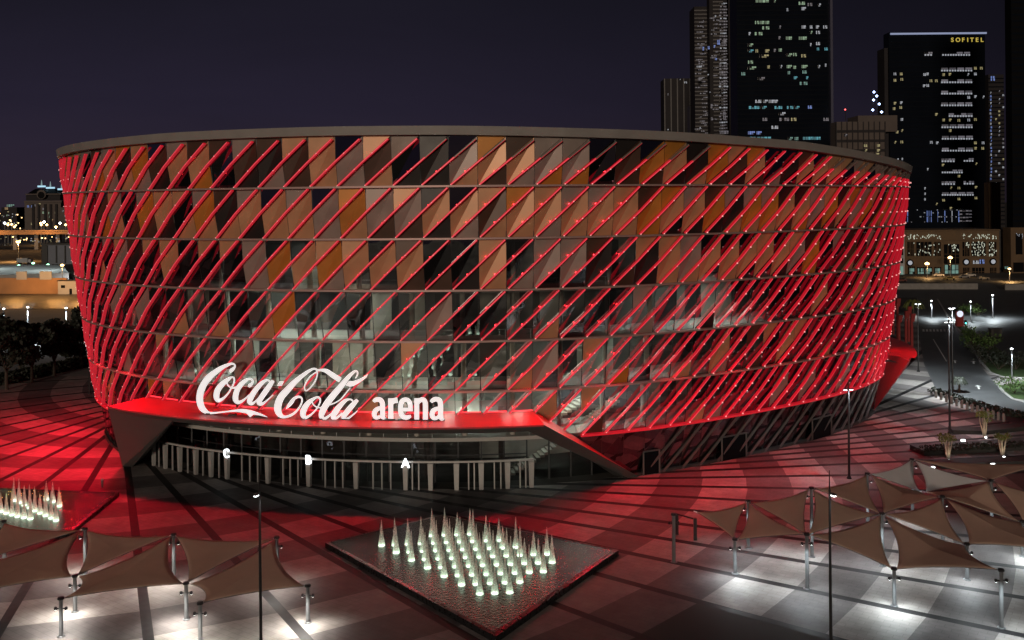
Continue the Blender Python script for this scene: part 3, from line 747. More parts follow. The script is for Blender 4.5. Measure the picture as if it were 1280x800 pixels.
# street on the right
sheet('road', [(1146, 372), (1176, 368), (1190, 400), (1214, 430), (1226, 458), (1243, 478), (1262, 496), (1300, 512), (1300, 545), (1225, 510), (1186, 498), (1170, 487), (1155, 455), (1149, 420)], M['asphalt'], .016)
sheet('side_road', [(1176, 372), (1300, 372), (1300, 402), (1252, 412), (1190, 402)], M['asphalt'], .012)
sheet('car_park', [(1204, 402), (1300, 398), (1300, 452), (1262, 446), (1236, 426)], M['asphalt'], .02)
kb = MB(); strip_line(kb, [(1172, 374), (1190, 404), (1206, 420), (1226, 452), (1238, 466), (1252, 471), (1290, 474)], .5, -.1, .13); strip_line(kb, [(1247, 481), (1254, 490), (1266, 499), (1290, 505)], .5, -.1, .13)
tag(kb.build('kerb', M['kerb']), kind='structure')
mk = MB()
def flat(b, pts, z, m=0): b.add([(p.x, p.y, z) for p in pts], [list(range(len(pts)))], m)
for q in range(9):      # zebra crossing
    x = 1153+q*4.4; flat(mk, [at(x, 411.5), at(x+2.4, 411.7), at(x+2.8, 414.6), at(x+.2, 414.4)], .024)
flat(mk, [at(1166, 424), at(1167, 424), at(1184, 452), at(1182.6, 452)], .024)
for x, y in ((1193.5, 452), (1217, 453), (1223, 484)):   # lane arrows
    c = at(x, y); d = (at(x-3.5, y-9)-c).normalized(); l = Vector((-d.y, d.x, 0))
    flat(mk, [c-l*.16-d*2, c+l*.16-d*2, c+l*.16+d*.6, c-l*.16+d*.6], .024); flat(mk, [c-l*.6+d*.6, c+l*.6+d*.6, c+d*2], .026)
tag(mk.build('road_markings', M['paint']), kind='structure')
sheet('verge', [(1190, 405), (1207, 408), (1234, 426), (1262, 446), (1300, 455), (1300, 472), (1252, 470), (1238, 464), (1226, 450), (1206, 420)], M['grass'], .03)
sheet('verge', [(1249, 482), (1300, 474), (1300, 502), (1268, 498), (1256, 490)], M['grass'], .03)
sheet('highway', [(-200, 366), (112, 366), (112, 386), (-200, 386)], M['asphalt'], .012)
sheet('gravel_lot', [(-260, 386), (116, 387), (118, 470), (-260, 470)], M['sand'], .008)
sheet('highway', [(-100, 286), (100, 284), (104, 306), (-100, 308)], M['asphalt'], .02)
sheet('highway', [(1124, 348), (1330, 347), (1330, 372), (1122, 372)], M['asphalt'], .010)

# ------------------------------------------------------------------ fountains
def water_mat():
    m = mat('fountain_water', (.012, .013, .014), .1, spec=.5)
    t = m.node_tree; b = t.nodes['Principled BSDF']
    g_ = t.nodes.new('ShaderNodeNewGeometry'); n1 = t.nodes.new('ShaderNodeTexNoise'); n1.inputs['Scale'].default_value = 4.5; n1.inputs['Detail'].default_value = 3
    t.links.new(g_.outputs['Position'], n1.inputs['Vector']); bp = t.nodes.new('ShaderNodeBump'); bp.inputs['Strength'].default_value = .4; bp.inputs['Distance'].default_value = .18
    t.links.new(n1.outputs['Fac'], bp.inputs['Height']); t.links.new(bp.outputs[0], b.inputs['Normal']); return m
M['water'] = water_mat()
def basin(name, corners, h, label):
    cs = [Vector((c[0], c[1], h)) for c in corners]; ctr = sum(cs, Vector())/4
    o = MB(); n = len(cs)
    t = thing(name, label, 'fountain basin', (ctr.x, ctr.y, 0))
    outr = [ctr+(c-ctr)*1.04 for c in cs]
    for q in range(n):
        j = (q+1) % n; a, b = outr[q], outr[j]; c, d = cs[q], cs[j]; lo = Vector((0, 0, -h)); dr = Vector((0, 0, -.06))
        o.quad(a+lo, b+lo, b+dr, a+dr); o.quad(a+dr, b+dr, d, c)
    o.build('granite_edge', M['granite'], t)
    wt = MB(); wt.quad(*[c+Vector((0, 0, -.012)) for c in cs]); wt.build('water_sheet', M['water'], t)
    return t
BC = dict(L=(-18.28, 92.36), R=(9.39, 89.75), B=(-1.68, 72.72), T=(-7.77, 100.12))
basin('fountain_basin', [BC['L'], BC['B'], BC['R'], BC['T']], .6, 'black granite diamond fountain basin full of lit jets in front of the entrance')
basin('fountain_basin', [(-64, 112), (-62.5, 98.5), (-46.3, 96.5), (-46.8, 109.5)], .5, 'black granite basin with white jets at the left edge beside the brown sails')
def jet_material():
    m = bpy.data.materials.new('lit_water_spray'); m.use_nodes = True; t = m.node_tree; t.nodes.clear()
    o = t.nodes.new('ShaderNodeOutputMaterial'); tl = t.nodes.new('ShaderNodeBsdfTranslucent'); df = t.nodes.new('ShaderNodeBsdfDiffuse'); tr = t.nodes.new('ShaderNodeBsdfTransparent')
    tl.inputs[0].default_value = (.9, .95, .9, 1); df.inputs[0].default_value = (.7, .74, .72, 1)
    a = t.nodes.new('ShaderNodeMixShader'); a.inputs[0].default_value = .45; t.links.new(tl.outputs[0], a.inputs[1]); t.links.new(df.outputs[0], a.inputs[2])
    n = t.nodes.new('ShaderNodeTexNoise'); n.inputs['Scale'].default_value = 9; g_ = t.nodes.new('ShaderNodeNewGeometry'); t.links.new(g_.outputs['Position'], n.inputs['Vector'])
    mp = t.nodes.new('ShaderNodeMapRange'); mp.inputs['From Min'].default_value = .35; mp.inputs['From Max'].default_value = .7; mp.inputs['To Min'].default_value = 0.02; mp.inputs['To Max'].default_value = .75
    t.links.new(n.outputs['Fac'], mp.inputs['Value'])
    b = t.nodes.new('ShaderNodeMixShader'); t.links.new(mp.outputs['Result'], b.inputs[0]); t.links.new(a.outputs[0], b.inputs[1]); t.links.new(tr.outputs[0], b.inputs[2]); t.links.new(b.outputs[0], o.inputs[0]); return m
M['jet'] = jet_material()
M['jet_lamp'] = glow('underwater_lamp', (.76, 1.0, .74), 5.5)
JETS = []
ORD = ['first', 'second', 'third', 'fourth', 'fifth', 'sixth', 'seventh', 'eighth', 'ninth', 'tenth', 'eleventh', 'twelfth']
jm_ = [None]*4
for q in range(4):
    b = MB(); hgt = (2.7, 2.4, 2.95, 2.5)[q]
    b.lathe((0, 0, 0), [(.36, .02), (.31, .25), (.22, .8), (.14, 1.35), (.07, hgt*.8), (.015, hgt)], 9)
    for z in range(5):
        an = z*1.3+q; b.tube((.1*math.cos(an), .1*math.sin(an), .9), (.2*math.cos(an), .2*math.sin(an), 1.3+.12*z), .03, .008, 5)
    jm_[q] = b.mesh('spray', M['jet'], True)
lb_ = MB(); lb_.lathe((0, 0, 0), [(.0, .05), (.27, .05), (.29, .02)], 10); lamp_me = lb_.mesh('underwater_lamp', M['jet_lamp'])
def jet(x, y, z, label, group, s_=1.0):
    t = thing('fountain_jet', label, 'fountain jet', (x, y, z), group); t.scale = (s_, s_, s_*rnd.uniform(.92, 1.08)); t.rotation_euler.z = rnd.uniform(0, 6.28)
    for n_, me in (('spray', jm_[rnd.randrange(4)]), ('underwater_lamp', lamp_me)):
        o = bpy.data.objects.new(n_, me); col.objects.link(o); o.parent = t
def inside_quad(p, qd):
    s_ = None
    for a, b in zip(qd, qd[1:]+qd[:1]):
        c = (b[0]-a[0])*(p[1]-a[1])-(b[1]-a[1])*(p[0]-a[0])
        if s_ is None: s_ = c > 0
        elif (c > 0) != s_: return False
    return True
dq = [(-13.6, 91.5), (-2.95, 79.3), (-.1, 79.6), (4.3, 87.4), (3.6, 89.0), (-5.6, 95.6)]
for r in range(0, 12):
    rowp = []
    for c in range(-10, 22):
        x = -3.06-1.668*r+1.275*c+(1.275*.0); y = 79.81+1.925*r+.12*c
        if inside_quad((x, y), dq): rowp.append((x, y))
    for n_, (x, y) in enumerate(rowp):
        nm = 'the nearest row' if r == 0 else 'the %s row from the near corner' % ORD[r]
        jet(x, y, .58, 'lit white water jet, %s from the left in %s' % (ORD[n_], nm), 'jets of the diamond fountain')
nm_ = 0
for row, (lst, nm) in enumerate(((((58, 625), (66, 628), (74, 633)), 'the short back row'), (((17.5, 626), (24, 629), (30.5, 632), (37, 635), (43.5, 639), (50, 642), (57, 645), (64, 648), (70, 651)), 'the long middle row'), (((-6, 637), (1, 640), (8, 642), (15, 644), (22, 646), (30, 647.5), (38, 649)), 'the front row'))):
    for n_, (x, y) in enumerate(lst):
        p = at(x, y, .5); jet(p.x, p.y, .5, 'white water jet at the left basin, %s from the left in %s' % (ORD[n_], nm), 'jets of the left fountain', .95)
bo = thing('bollard_light', 'small grey bollard light on red lit paving by the left basin', 'bollard', at(128, 609))
b = MB(); p = at(128, 609); b.tube(p, p+Vector((0, 0, .85)), .12, n=10); b.build('stem', M['post'], bo); b = MB(); b.lathe(p, [(.0, 1.08), (.16, 1.05), (.17, .86), (.13, .85)], 10); b.build('lamp_head', M['fence'], bo)

# ------------------------------------------------------------------ shade sails
def base_of(x, y): return at(x, y, 0)
def top_on(bx, by, ty):
    p = at(bx, by, 0); z = atd(bx, ty, p.y).z; return p, z
NODE = {}
def node_b(k, bx, by, ty):
    p, z = top_on(bx, by, ty); NODE[k] = Vector((p.x, p.y, z))
def node_h(k, x, y, z): NODE[k] = at(x, y, z)
# left group
node_b('F1', 94, 764.5, 720); node_b('F2', 233, 774, 729); node_b('F3', 385, 778, 732)
node_h('F0', -62, 712, 3.1)
node_h('B0', 5, 652, 4.2); node_h('B1', 106, 661, 4.2); node_h('B2', 217, 668, 4.2); node_h('B3', 346, 672, 4.2)
node_h('G1', 76, 748, 3.0); node_h('G2', 250, 754, 3.0)
# right group
node_b('a', 842.5, 702.5, 643); node_b('b', 919, 717, 674); node_b('c', 935.5, 685, 626); node_b('d', 1009, 736, 668); node_b('e', 1015, 696, 610)
node_b('f', 1118, 757.5, 711); node_b('p', 1103, 707.5, 642); node_b('h', 1252, 785, 713); node_b('j', 1209, 724.6, 680)
node_h('n', 1178, 621, 5.0); node_h('k', 1084, 592, 6.2); node_h('l', 1153, 613, 3.4); node_h('m', 1140, 574, 6.4); node_h('q', 1239, 601, 5.6); node_h('o', 1278, 652, 3.3)
node_h('r', 1345, 622, 5.0); node_h('s', 1330, 690, 3.2); node_h('u', 1320, 578, 6.2)
node_h('tip', 867, 639, 4.4)
def inset(p, ctr, d):
    v = (ctr-p); v.z = 0; return p+v.normalized()*d
def sail(keys, label, group, m='sail', pull=.085):
    ps = [NODE[k] if isinstance(k, str) else Vector(k) for k in keys]; ctr = sum(ps, Vector())/len(ps)
    ps = [inset(p, ctr, .35)+Vector((0, 0, -.08)) for p in ps]; n = len(ps)
    cen = sum(ps, Vector())/n; cen.z -= .12
    if n == 4: cen = (ps[0]+ps[1]+ps[2]+ps[3])/4
    ring = []; E = 10
    for q in range(n):
        a, b = ps[q], ps[(q+1) % n]; md = (a+b)/2; inn = (cen-md)
        for s_ in range(E):
            t = s_/E; ring.append(a.lerp(b, t)+inn*(4*t*(1-t)*pull*2)+Vector((0, 0, -.10*4*t*(1-t))))
    mb = MB(); L = 7; N = len(ring); vs_ = []
    for l in range(L):
        u = l/L
        for r_ in ring: vs_.append(r_.lerp(cen, u))
    vs_.append(cen); fs_ = []
    for l in range(L-1):
        for q in range(N): fs_.append([l*N+q, l*N+(q+1) % N, (l+1)*N+(q+1) % N, (l+1)*N+q])
    for q in range(N): fs_.append([(L-1)*N+q, (L-1)*N+(q+1) % N, len(vs_)-1])
    mb.add(vs_, fs_); o = mb.build('shade_sail', M[m], smooth=True); tag(o, label, 'shade sail', group)
    md_ = o.modifiers.new('thick', 'SOLIDIFY'); md_.thickness = .03
    cb = MB(); cb.path(ring+[ring[0]], .035, 5); cb.build('edge_cable', M['cable'], o)
    at_ = MB()
    for p, q in zip(ps, keys):
        top = NODE[q] if isinstance(q, str) else Vector(q); at_.tube(p, top, .05, n=5)
    at_.build('corner_shackle', M['steel'], o)
GL, GR = 'brown sails of the left canopy', 'sails of the right canopy'
sail(['F0', 'B1', 'F1', (NODE['G1'].x-8.5, NODE['G1'].y+.5, 3.0)], 'brown four cornered sail cut by the left edge of the photo', GL)
sail(['B0', 'B1', 'F0'], 'brown triangular sail in front of the white jets of the left basin', GL)
sail(['B1', 'B2', 'F1'], 'brown triangular sail between the two leaf shaped gaps of the left canopy', GL)
sail(['F1', 'B2', 'F2', 'G1'], 'low brown sail of the left canopy between its first two front posts', GL)
sail(['B2', 'B3', 'F2'], 'brown triangular sail behind the tall lamp pole on the left', GL)
sail(['F2', 'B3', 'F3', 'G2'], 'brown sail at the right end of the left canopy', GL)
sail(['tip', 'c', 'b'], 'brown triangular sail at the far left tip of the right canopy', GR)
sail(['c', 'd', 'b'], 'low brown triangular sail just right of the first leaf shaped gap', GR)
sail(['c', 'e', 'd'], 'brown triangular sail crossed by the red paving behind, left of the tall lamp pole', GR)
sail(['e', 'p', 'd'], 'brown triangular sail directly behind the tall lamp pole on the right', GR)
sail(['e', 'k', 'p'], 'brown triangular sail with a raised back corner below the planters', GR)
sail(['d', 'p', 'f'], 'low brown triangular sail at the front, right of the lamp pole', GR)
sail(['p', 'j', 'h', 'f'], 'large low brown front sail ending at the right front post', GR)
sail(['p', 'n', 'j'], 'brown triangular sail in the middle of the right canopy', GR)
sail(['n', 'o', 's', 'j'], 'brown front sail cut by the right edge of the photo', GR)
sail(['k', 'l', 'n', 'p'], 'brown sail below the dark cable of the grey sails', GR, pull=.07)
sail(['k', 'm', 'l'], 'pale grey triangular sail left of the topmost leaf shaped gap', GR, 'sail_painted_light')
sail(['m', 'q', 'l'], 'pale grey triangular sail right of the topmost leaf shaped gap', GR, 'sail_painted_light')
sail(['l', 'q', 'o', 'n'], 'brown sail between the long dark cable and the leaf gap at the right edge', GR, pull=.07)
sail(['q', 'r', 'o'], 'brown sail cut by the right edge beyond the last leaf shaped gap', GR)
sail(['m', 'u', 'q'], 'reddish brown back sail under the planter lights at the right edge', GR, pull=.1)
def post(k, label, group, power, colr, lamp_on=True):
    p = NODE[k]; t = thing('sail_post', label, 'post', (p.x, p.y, 0), group)
    b = MB(); b.tube((p.x, p.y, 0), (p.x, p.y, p.z), .17, .15, 12); b.lathe((p.x, p.y, 0), [(.32, .0), (.32, .05), (.2, .09)], 12); b.build('pole', M['post'], t)
    b = MB(); b.lathe((p.x, p.y, p.z), [(.0, .16), (.2, .14), (.26, .05), (.26, -.06), (.17, -.1)], 12); b.build('cap', M['dark_metal'], t)
    b = MB(); zb = max(2.0, p.z-.8)
    b.tube((p.x-.42, p.y, zb), (p.x+.42, p.y, zb), .05, n=6); b.build('bracket', M['dark_metal'], t)
    for dx in (-.42, .42):
        b = MB(); b.lathe((p.x+dx, p.y-.02, zb), [(.0, -.1), (.11, -.1), (.13, .1), (.05, .16), (0, .16)], 8)
        h = b.build('lamp_head', M['dark_metal'], t)
        if lamp_on: b = MB(); b.lathe((p.x+dx, p.y-.02, zb), [(.0, -.115), (.09, -.115), (.09, -.104)], 8); b.build('lamp_lens', M['lamp_white'], h)
    if lamp_on:
        lamp('SPOT', 'post_light', (p.x-.25, p.y-.8, max(2.3, min(3.6, p.z-1.0))), power*5.2, colr, t, .6, 158, (p.x-.4, p.y-1.4, 0), 1.0)
WARM, COOL = (1.0, .95, .86), (.86, .97, 1.0)
GPL, GPR = 'posts of the left canopy', 'posts of the right canopy'
for k, lab, pw in (('F1', 'grey front post of the left canopy below the left leaf shaped gap', 270), ('F2', 'grey front post of the left canopy below its second leaf shaped gap', 300), ('F3', 'grey post at the low right corner of the left canopy', 330),
                   ('G1', 'short grey foreground post at the bottom left holding a low sail corner', 230), ('G2', 'short grey foreground post left of the tall lamp pole', 230), ('B0', 'grey post behind the sails beside the left basin', 160), ('B1', 'grey back post seen inside the left leaf shaped gap', 230),
                   ('B2', 'grey back post seen inside the second leaf shaped gap', 230), ('B3', 'grey back post at the top right corner of the left canopy', 200), ('F0', 'grey front post of the left canopy beyond the photo edge', 260)):
    post(k, lab, GPL, pw, WARM)
for k, lab, pw in (('a', 'lone dark post left of the right canopy', 0), ('b', 'grey front post below the first leaf shaped gap of the right canopy', 190), ('c', 'grey back post seen inside the first leaf shaped gap of the right canopy', 170), ('d', 'tall grey front post left of the right lamp pole', 230),
                   ('e', 'tall grey back post seen inside the leaf gap next to the right lamp pole', 190), ('f', 'grey front post below the middle leaf shaped gap of the right canopy', 230), ('p', 'grey back post inside the middle leaf shaped gap', 220), ('h', 'grey corner post at the right front of the right canopy', 220),
                   ('j', 'grey post below the long slanted leaf gap of the right canopy', 200), ('n', 'grey back post at the head of the long slanted leaf gap', 190), ('k', 'grey back post at the left end of the pale grey sails', 140), ('m', 'tall grey post at the peak of the pale grey sails', 150),
                   ('q', 'grey post where the pale grey sail meets the rightmost leaf gap', 140), ('o', 'low grey post at the right photo edge', 180)):
    post(k, lab, GPR, pw, COOL, pw > 0)
b = MB(); p = at(869, 675); q = at(846, 668); b.tube(p, p+Vector((0, 0, 2.2)), .22, n=4); b.tube(p+Vector((0, 0, 2.1)), q+Vector((0, 0, 2.1)), .1, n=4); b.tube(q, q+Vector((0, 0, 2.1)), .22, n=4)
tag(b.build('gate_frame', M['dark_metal']), 'low dark square arch beside the lone post left of the right canopy', 'gate frame')

# ------------------------------------------------------------------ lamp poles
def lamp_pole(base, top_z, r, label, heads, power, colr, fin=1.4, group='tall lamp poles on the plaza', target=None):
    t = thing('lamp_pole', label, 'lamp post', base, group); b = MB()
    b.tube(base, base+Vector((0, 0, top_z)), r, r*.62, 10); b.tube(base+Vector((0, 0, top_z)), base+Vector((0, 0, top_z+fin)), .05, .02, 6); b.lathe(base, [(r*2, 0), (r*2, .08), (r*1.2, .3)], 10)
    b.build('pole', M['dark_metal'], t)
    for a in heads:
        d = Vector((math.cos(a), math.sin(a), 0)); c = base+Vector((0, 0, top_z-.2))
        b = MB(); b.tube(c, c+d*.5, .05, n=6); b.box(c+d*.4+Vector((0, 0, -.03)), (.42, .26, .12), a); h = b.build('lamp_head', M['dark_metal'], t)
        b = MB(); b.box(c+d*.4+Vector((0, 0, -.125)), (.34, .2, .06), a); b.build('lamp_lens', M['lamp_white'], h)
    if power: lamp('SPOT', 'pole_light', base+Vector((.5, -.3, top_z-.5)), power, colr, t, .2, 125, target or base+Vector((2, 3, 0)), .8)
    return t
pL = at(326.5, 850); lamp_pole(pL, atd(317.5, 612, pL.y).z, .13, 'tall dark lamp pole in front of the left canopy', (-1.9,), 220, WARM)
pR = at(1039, 838); lamp_pole(pR, atd(1035.5, 612, pR.y).z, .13, 'tall dark lamp pole in front of the right canopy', (-1.2,), 220, COOL)
for bx, by, ty, lab in ((1187.2, 541.5, 400, 'tall black lamp pole standing on the right plaza nearer than its twin'), (1190.8, 496, 383, 'tall black lamp pole beside the street behind its twin'), (1061.5, 598, 484, 'dark lamp pole behind the grey sails next to the arena'), (112, 492, 430, 'dark pole on the red paving left of the arena'), (1148, 464.5, 378, 'black lamp pole right of the red totems')):
    p = at(bx, by); lamp_pole(p, atd(bx, ty, p.y).z, .16, lab, (3.3, .2), 6000 if 1180 < bx < 1190 else 2600 if bx > 1040 and bx < 1190 else 30000 if bx > 1189 else 0, COOL, 1.0, target=p+Vector((-5, 2, 0)) if bx < 1189 else p+Vector((5, 4, 0)))
# red totems behind the arena flank
for n_, (x0, y0, x1, y1) in enumerate(((1116.5, 418, 1116, 381), (1124, 439, 1124.5, 395), (1132.5, 433, 1132.5, 389.5), (1136, 427, 1136.5, 384), (1140, 443.5, 1142, 393), (1122, 424, 1122.5, 374))):
    p = at(x0, y0); z = atd(x0, y1, p.y).z; b = MB(); b.box((p.x, p.y, z*.45), (.5, .4, z*.9), 0, taper=.9)
    lab = ['shortest red totem closest to the red arena wall', 'red totem with a wide flared head at the near left', 'slim red totem in the middle of the cluster', 'dark red totem behind the slim one', 'nearest red totem leaning to the right', 'dark tall totem behind the flared one'][n_]
    o = tag(b.build('totem', M['red_post']), lab, 'totem', 'red totems beside the arena')
    b = MB(); b.box((p.x+.15, p.y, z*.92), (.75, .5, z*.2), 0, taper=1.25, lean=(.2, 0)); b.build('totem_head', M['red_post'], o)

# ------------------------------------------------------------------ vegetation
def leaf_cloud(mb, c, rx, ry, rz, n, size, m=0, seed=0):
    r_ = random.Random(seed)
    for _ in range(n):
        while True:
            x, y, z = (r_.uniform(-1, 1) for _ in range(3))
            d = x*x+y*y+z*z
            if .15 < d < 1: break
        p = Vector((c[0]+x*rx, c[1]+y*ry, c[2]+z*rz)); s_ = size*r_.uniform(.6, 1.4)
        a = Vector((r_.uniform(-1, 1), r_.uniform(-1, 1), r_.uniform(-1, 1))).normalized()
        b = a.cross(Vector((r_.uniform(-1, 1), r_.uniform(-1, 1), r_.uniform(-1, 1)))).normalized()
        mb.add([p-a*s_*.5, p+b*s_*.3, p+a*s_*.5, p-b*s_*.3], [[0, 1, 2, 3]], m)
def tree(base, h, w_, label, group, leaf='leaf_dark', seed=1, n=1500, size=.55, bark='bark', trunk=.32):
    r_ = random.Random(seed); t = thing('tree', label, 'tree', base, group)
    b = MB(); th_ = h*.34; b.tube(base, base+Vector((0, 0, th_)), h*.026, h*.018, 8); cl = []
    for q in range(9):
        a = q*2.4+r_.random(); rr = w_*r_.uniform(.15, .42); zz = h*r_.uniform(.42, .86); e = base+Vector((rr*math.cos(a), rr*math.sin(a), zz))
        b.tube(base+Vector((0, 0, th_*r_.uniform(.6, 1))), e, h*.012, h*.004, 6); cl.append(e)
    cl.append(base+Vector((0, 0, h*.88)))
    b.build('trunk', M[bark], t); lf = MB()
    for q, e in enumerate(cl):
        s_ = r_.uniform(.75, 1.2); leaf_cloud(lf, e, w_*.24*s_, w_*.24*s_, h*.13*s_, n//len(cl), size, 0, seed*31+q)
    lf.build('crown', M[leaf], t); return t
TL = 'dark trees left of the arena'
for bx, by, ty, wpx, lab in ((8, 487, 398, 62, 'dark broad tree at the left photo edge above the red paving'), (40, 478, 404, 52, 'dark round tree second from the left photo edge'), (68, 470, 397, 44, 'dark tree with a pointed top in the middle of the left grove'), (90, 458, 428, 30, 'lowest dark tree before the pale lot gap'), (101, 460, 383, 36, 'tallest dark tree touching the left side of the arena'), (-22, 478, 385, 60, 'dark tree mostly beyond the left photo edge'), (25, 468, 400, 40, 'dark tree at the back of the left grove')):
    p = at(bx, by); h = atd(bx, ty, p.y).z; tree(p, max(4, h), wpx*p.y/F*1.15, lab, TL, seed=int(bx)+40, n=2200, size=.9)
hd = MB()
for q in range(26):
    x = -10+q*5; p = at(x, 480-x*.22, 0); leaf_cloud(hd, (p.x, p.y, .9), 3.2, 2.2, 1.1, 160, .8, 0, q)
tag(hd.build('hedge', M['leaf_dark']), 'long dark hedge along the back of the red paving at left', 'hedge')
# small up-lit trees in the right planters
for n_, (bx, by, ty, lab) in enumerate(((1185, 573, 541, 'small pale trunked tree at the foot of the near lamp pole'), (1230.5, 545, 514, 'small pale trunked tree furthest back among the planters'), (1253, 569, 538, 'small pale trunked tree nearest the right edge planters'))):
    p = at(bx, by); h = atd(bx, ty, p.y).z; r_ = random.Random(n_); t = thing('tree', lab, 'tree', p, 'small lit trees by the planters'); b = MB(); lf = MB()
    for q in range(6):
        a = q*1.05+r_.random(); e = p+Vector((math.cos(a)*r_.uniform(.4, .9), math.sin(a)*.6, h*r_.uniform(.62, .92)))
        k1 = p+Vector((math.cos(a)*.25, math.sin(a)*.2, h*.22)); k2 = p.lerp(e, .62)+Vector((r_.uniform(-.25, .25), r_.uniform(-.2, .2), h*.06))
        b.tube(p+Vector((math.cos(a)*.08, math.sin(a)*.08, 0)), k1, .12, .10, 6); b.tube(k1, k2, .10, .07, 6); b.tube(k2, e, .07, .03, 6)
        leaf_cloud(lf, e, .55, .5, .45, 34, .34, 0, n_*9+q)
    b.build('trunk', M['pale_bark'], t); lf.build('crown', M['leaf_yellow'], t)
    lm_ = thing('uplight', 'ground spot shining up the %s' % lab.replace('small pale trunked ', ''), 'light', p+Vector((-.3, -1.0, 0)), 'ground lights of the small trees')
    b = MB(); b.lathe(p+Vector((-.3, -1.0, 0)), [(.0, .1), (.14, .1), (.16, 0)], 10); b.build('housing', M['lamp_white'], lm_)
    lamp('SPOT', 'up_light', p+Vector((-.4, -1.4, .15)), 75, (1, .9, .62), lm_, .1, 80, p+Vector((0, 0, h*.55)))
def shrub(bx, by, h, w_, label, leaf, seed, group, n=260):
    p = at(bx, by); lf = MB(); st_ = MB(); r_ = random.Random(seed)
    t = thing('shrub', label, 'shrub', p, group)
    for q in range(5): st_.tube(p, p+Vector((r_.uniform(-.4, .4)*w_, r_.uniform(-.3, .3)*w_, h*.6)), .06, .03, 5)
    st_.build('stem', M['bark'], t)
    for q in range(5): leaf_cloud(lf, p+Vector((r_.uniform(-.35, .35)*w_, r_.uniform(-.25, .25)*w_, h*r_.uniform(.35, .75))), w_*.28, w_*.26, h*.26, n//5, .5, 0, seed*7+q)
    lf.build('foliage', M[leaf], t)
GS = 'shrubs on the verge beside the street'
for n_, (bx, by, h, w_, leaf, lab) in enumerate(((1213, 430, 5.5, 6, 'leaf', 'tall green shrub nearest the crossing'), (1222, 441, 5, 6, 'leaf', 'bright green shrub behind the kerb bend'), (1237, 437, 4, 6, 'leaf', 'round green shrub right of the bright one'), (1232, 455, 4.4, 7, 'leaf_dark', 'dark shrub inside the kerb bend'), (1248, 462, 4, 8, 'leaf_dark', 'wide dark shrub along the street kerb'), (1270, 462, 4.5, 8, 'leaf_dark', 'dark shrub at the right edge above the kerb'), (1268, 492, 3, 6, 'leaf', 'low shrub on the near kerb island'), (1206, 392, 3.5, 7, 'leaf', 'green shrub behind the advertising totem'), (1222, 394, 2.5, 7, 'leaf', 'low green shrub beside the far side road'))):
    shrub(bx, by, h, w_, lab, leaf, 70+n_, GS)
# feather palm by the street
def palm(bx, by, ty, label, leaf='leaf'):
    p = at(bx, by); h = atd(bx, ty, p.y).z; t = thing('palm_tree', label, 'palm tree', p); b = MB(); b.tube(p, p+Vector((0, 0, h*.62)), .22, .16, 8); b.build('trunk', M['bark'], t); f_ = MB()
    for q in range(15):
        a = q*2.4; pr = p+Vector((0, 0, h*.62)); rr = h*.42
        for s_ in range(5):
            u0, u1 = s_/5, (s_+1)/5; fz = lambda u: h*(.42*u*1.5-.55*u*u*1.4)*(1 if q % 3 else 1.3)
            A = pr+Vector((math.cos(a)*rr*u0, math.sin(a)*rr*u0, fz(u0))); B = pr+Vector((math.cos(a)*rr*u1, math.sin(a)*rr*u1, fz(u1))); l = Vector((-math.sin(a), math.cos(a), -.25))*(.55*(1-u0*.6))
            f_.quad(A, B, B+l, A+l); f_.quad(A, A-l+Vector((0, 0, -.3)), B-l+Vector((0, 0, -.3)), B)
    f_.build('crown', M[leaf], t)
palm(1199, 490, 466, 'small dark palm beside the street next to the black lamp poles', 'leaf_dark')
palm(1142, 400, 368, 'yellow lit palm behind the red totems', 'leaf_yellow')
hg = MB()
for q in range(26):
    x = 1168+q*4.6; y = 491+q*1.75-.018*q*q; p = at(x, y); leaf_cloud(hg, (p.x, p.y, .5), 1.3, .9, .55, 60, .45, 0, 300+q)
tag(hg.build('hedge', M['leaf_dark']), 'low hedge following the curve between street and right plaza', 'hedge')
GB = 'bollards along the curved plaza edge'
bm_ = MB(); bm_.lathe((0, 0, 0), [(.16, 0), (.16, .8), (.12, .95), (0, .97)], 10); bme = bm_.mesh('bollard', M['concrete'])
for q in range(14):
    x = 1170+q*6.5; y = 497+q*2.7-.03*q*q; p = at(x, y); o = bpy.data.objects.new('bollard', bme); col.objects.link(o); o.location = p; o.scale = (1.4, 1.4, 1.3)
    tag(o, 'small concrete bollard along the curved hedge, %s from the pole end' % (ORD[q] if q < 12 else ['thirteenth', 'fourteenth'][q-12]), 'bollard', GB)
# planters: low dark walls with small wall lights
def wall_run(pxs, h, wd, label, name='planter_wall', m='dark_render', cat='planter'):
    b = MB(); strip_line(b, pxs, wd, -.1, h); o = b.build(name, M[m]); tag(o, label, cat, 'planters on the right plaza'); return o
wall_run([(1146, 566), (1200, 563), (1300, 556)], .7, 3.2, 'long dark planter wall under the nearest small tree')
wall_run([(1188, 540), (1225, 541), (1300, 533)], .55, 2.4, 'dark planter wall behind the middle small tree')
wall_run([(1170, 583), (1300, 577)], .5, 2.0, 'low dark step wall just behind the grey sails')
GW = 'wall lights of the planters'
for n_, (x, y, lab) in enumerate(((1165, 585, 'small wall light nearest the grey sail peak'), (1240, 581, 'small wall light right of the grey sail peak'), (1203, 551, 'small wall light left of the middle tree'), (1225, 553, 'small wall light beside the middle tree'), (1277, 549, 'small wall light at the right photo edge'))):
    p = at(x, y, .35); t = thing('wall_light', lab, 'light', p+Vector((0, -.2, 0)), GW); b = MB(); b.box(p+Vector((0, -.2, .1)), (.5, .14, .22)); b.build('lens', M['lamp_white'], t)
    b = MB(); b.box(p+Vector((0, -.08, .1)), (.62, .1, .34)); b.build('housing', M['dark_metal'], t)
    lamp('POINT', 'wall_glow', p+Vector((0, -.9, .3)), 22, (1, .97, .85), t, .15)
lv = MB()
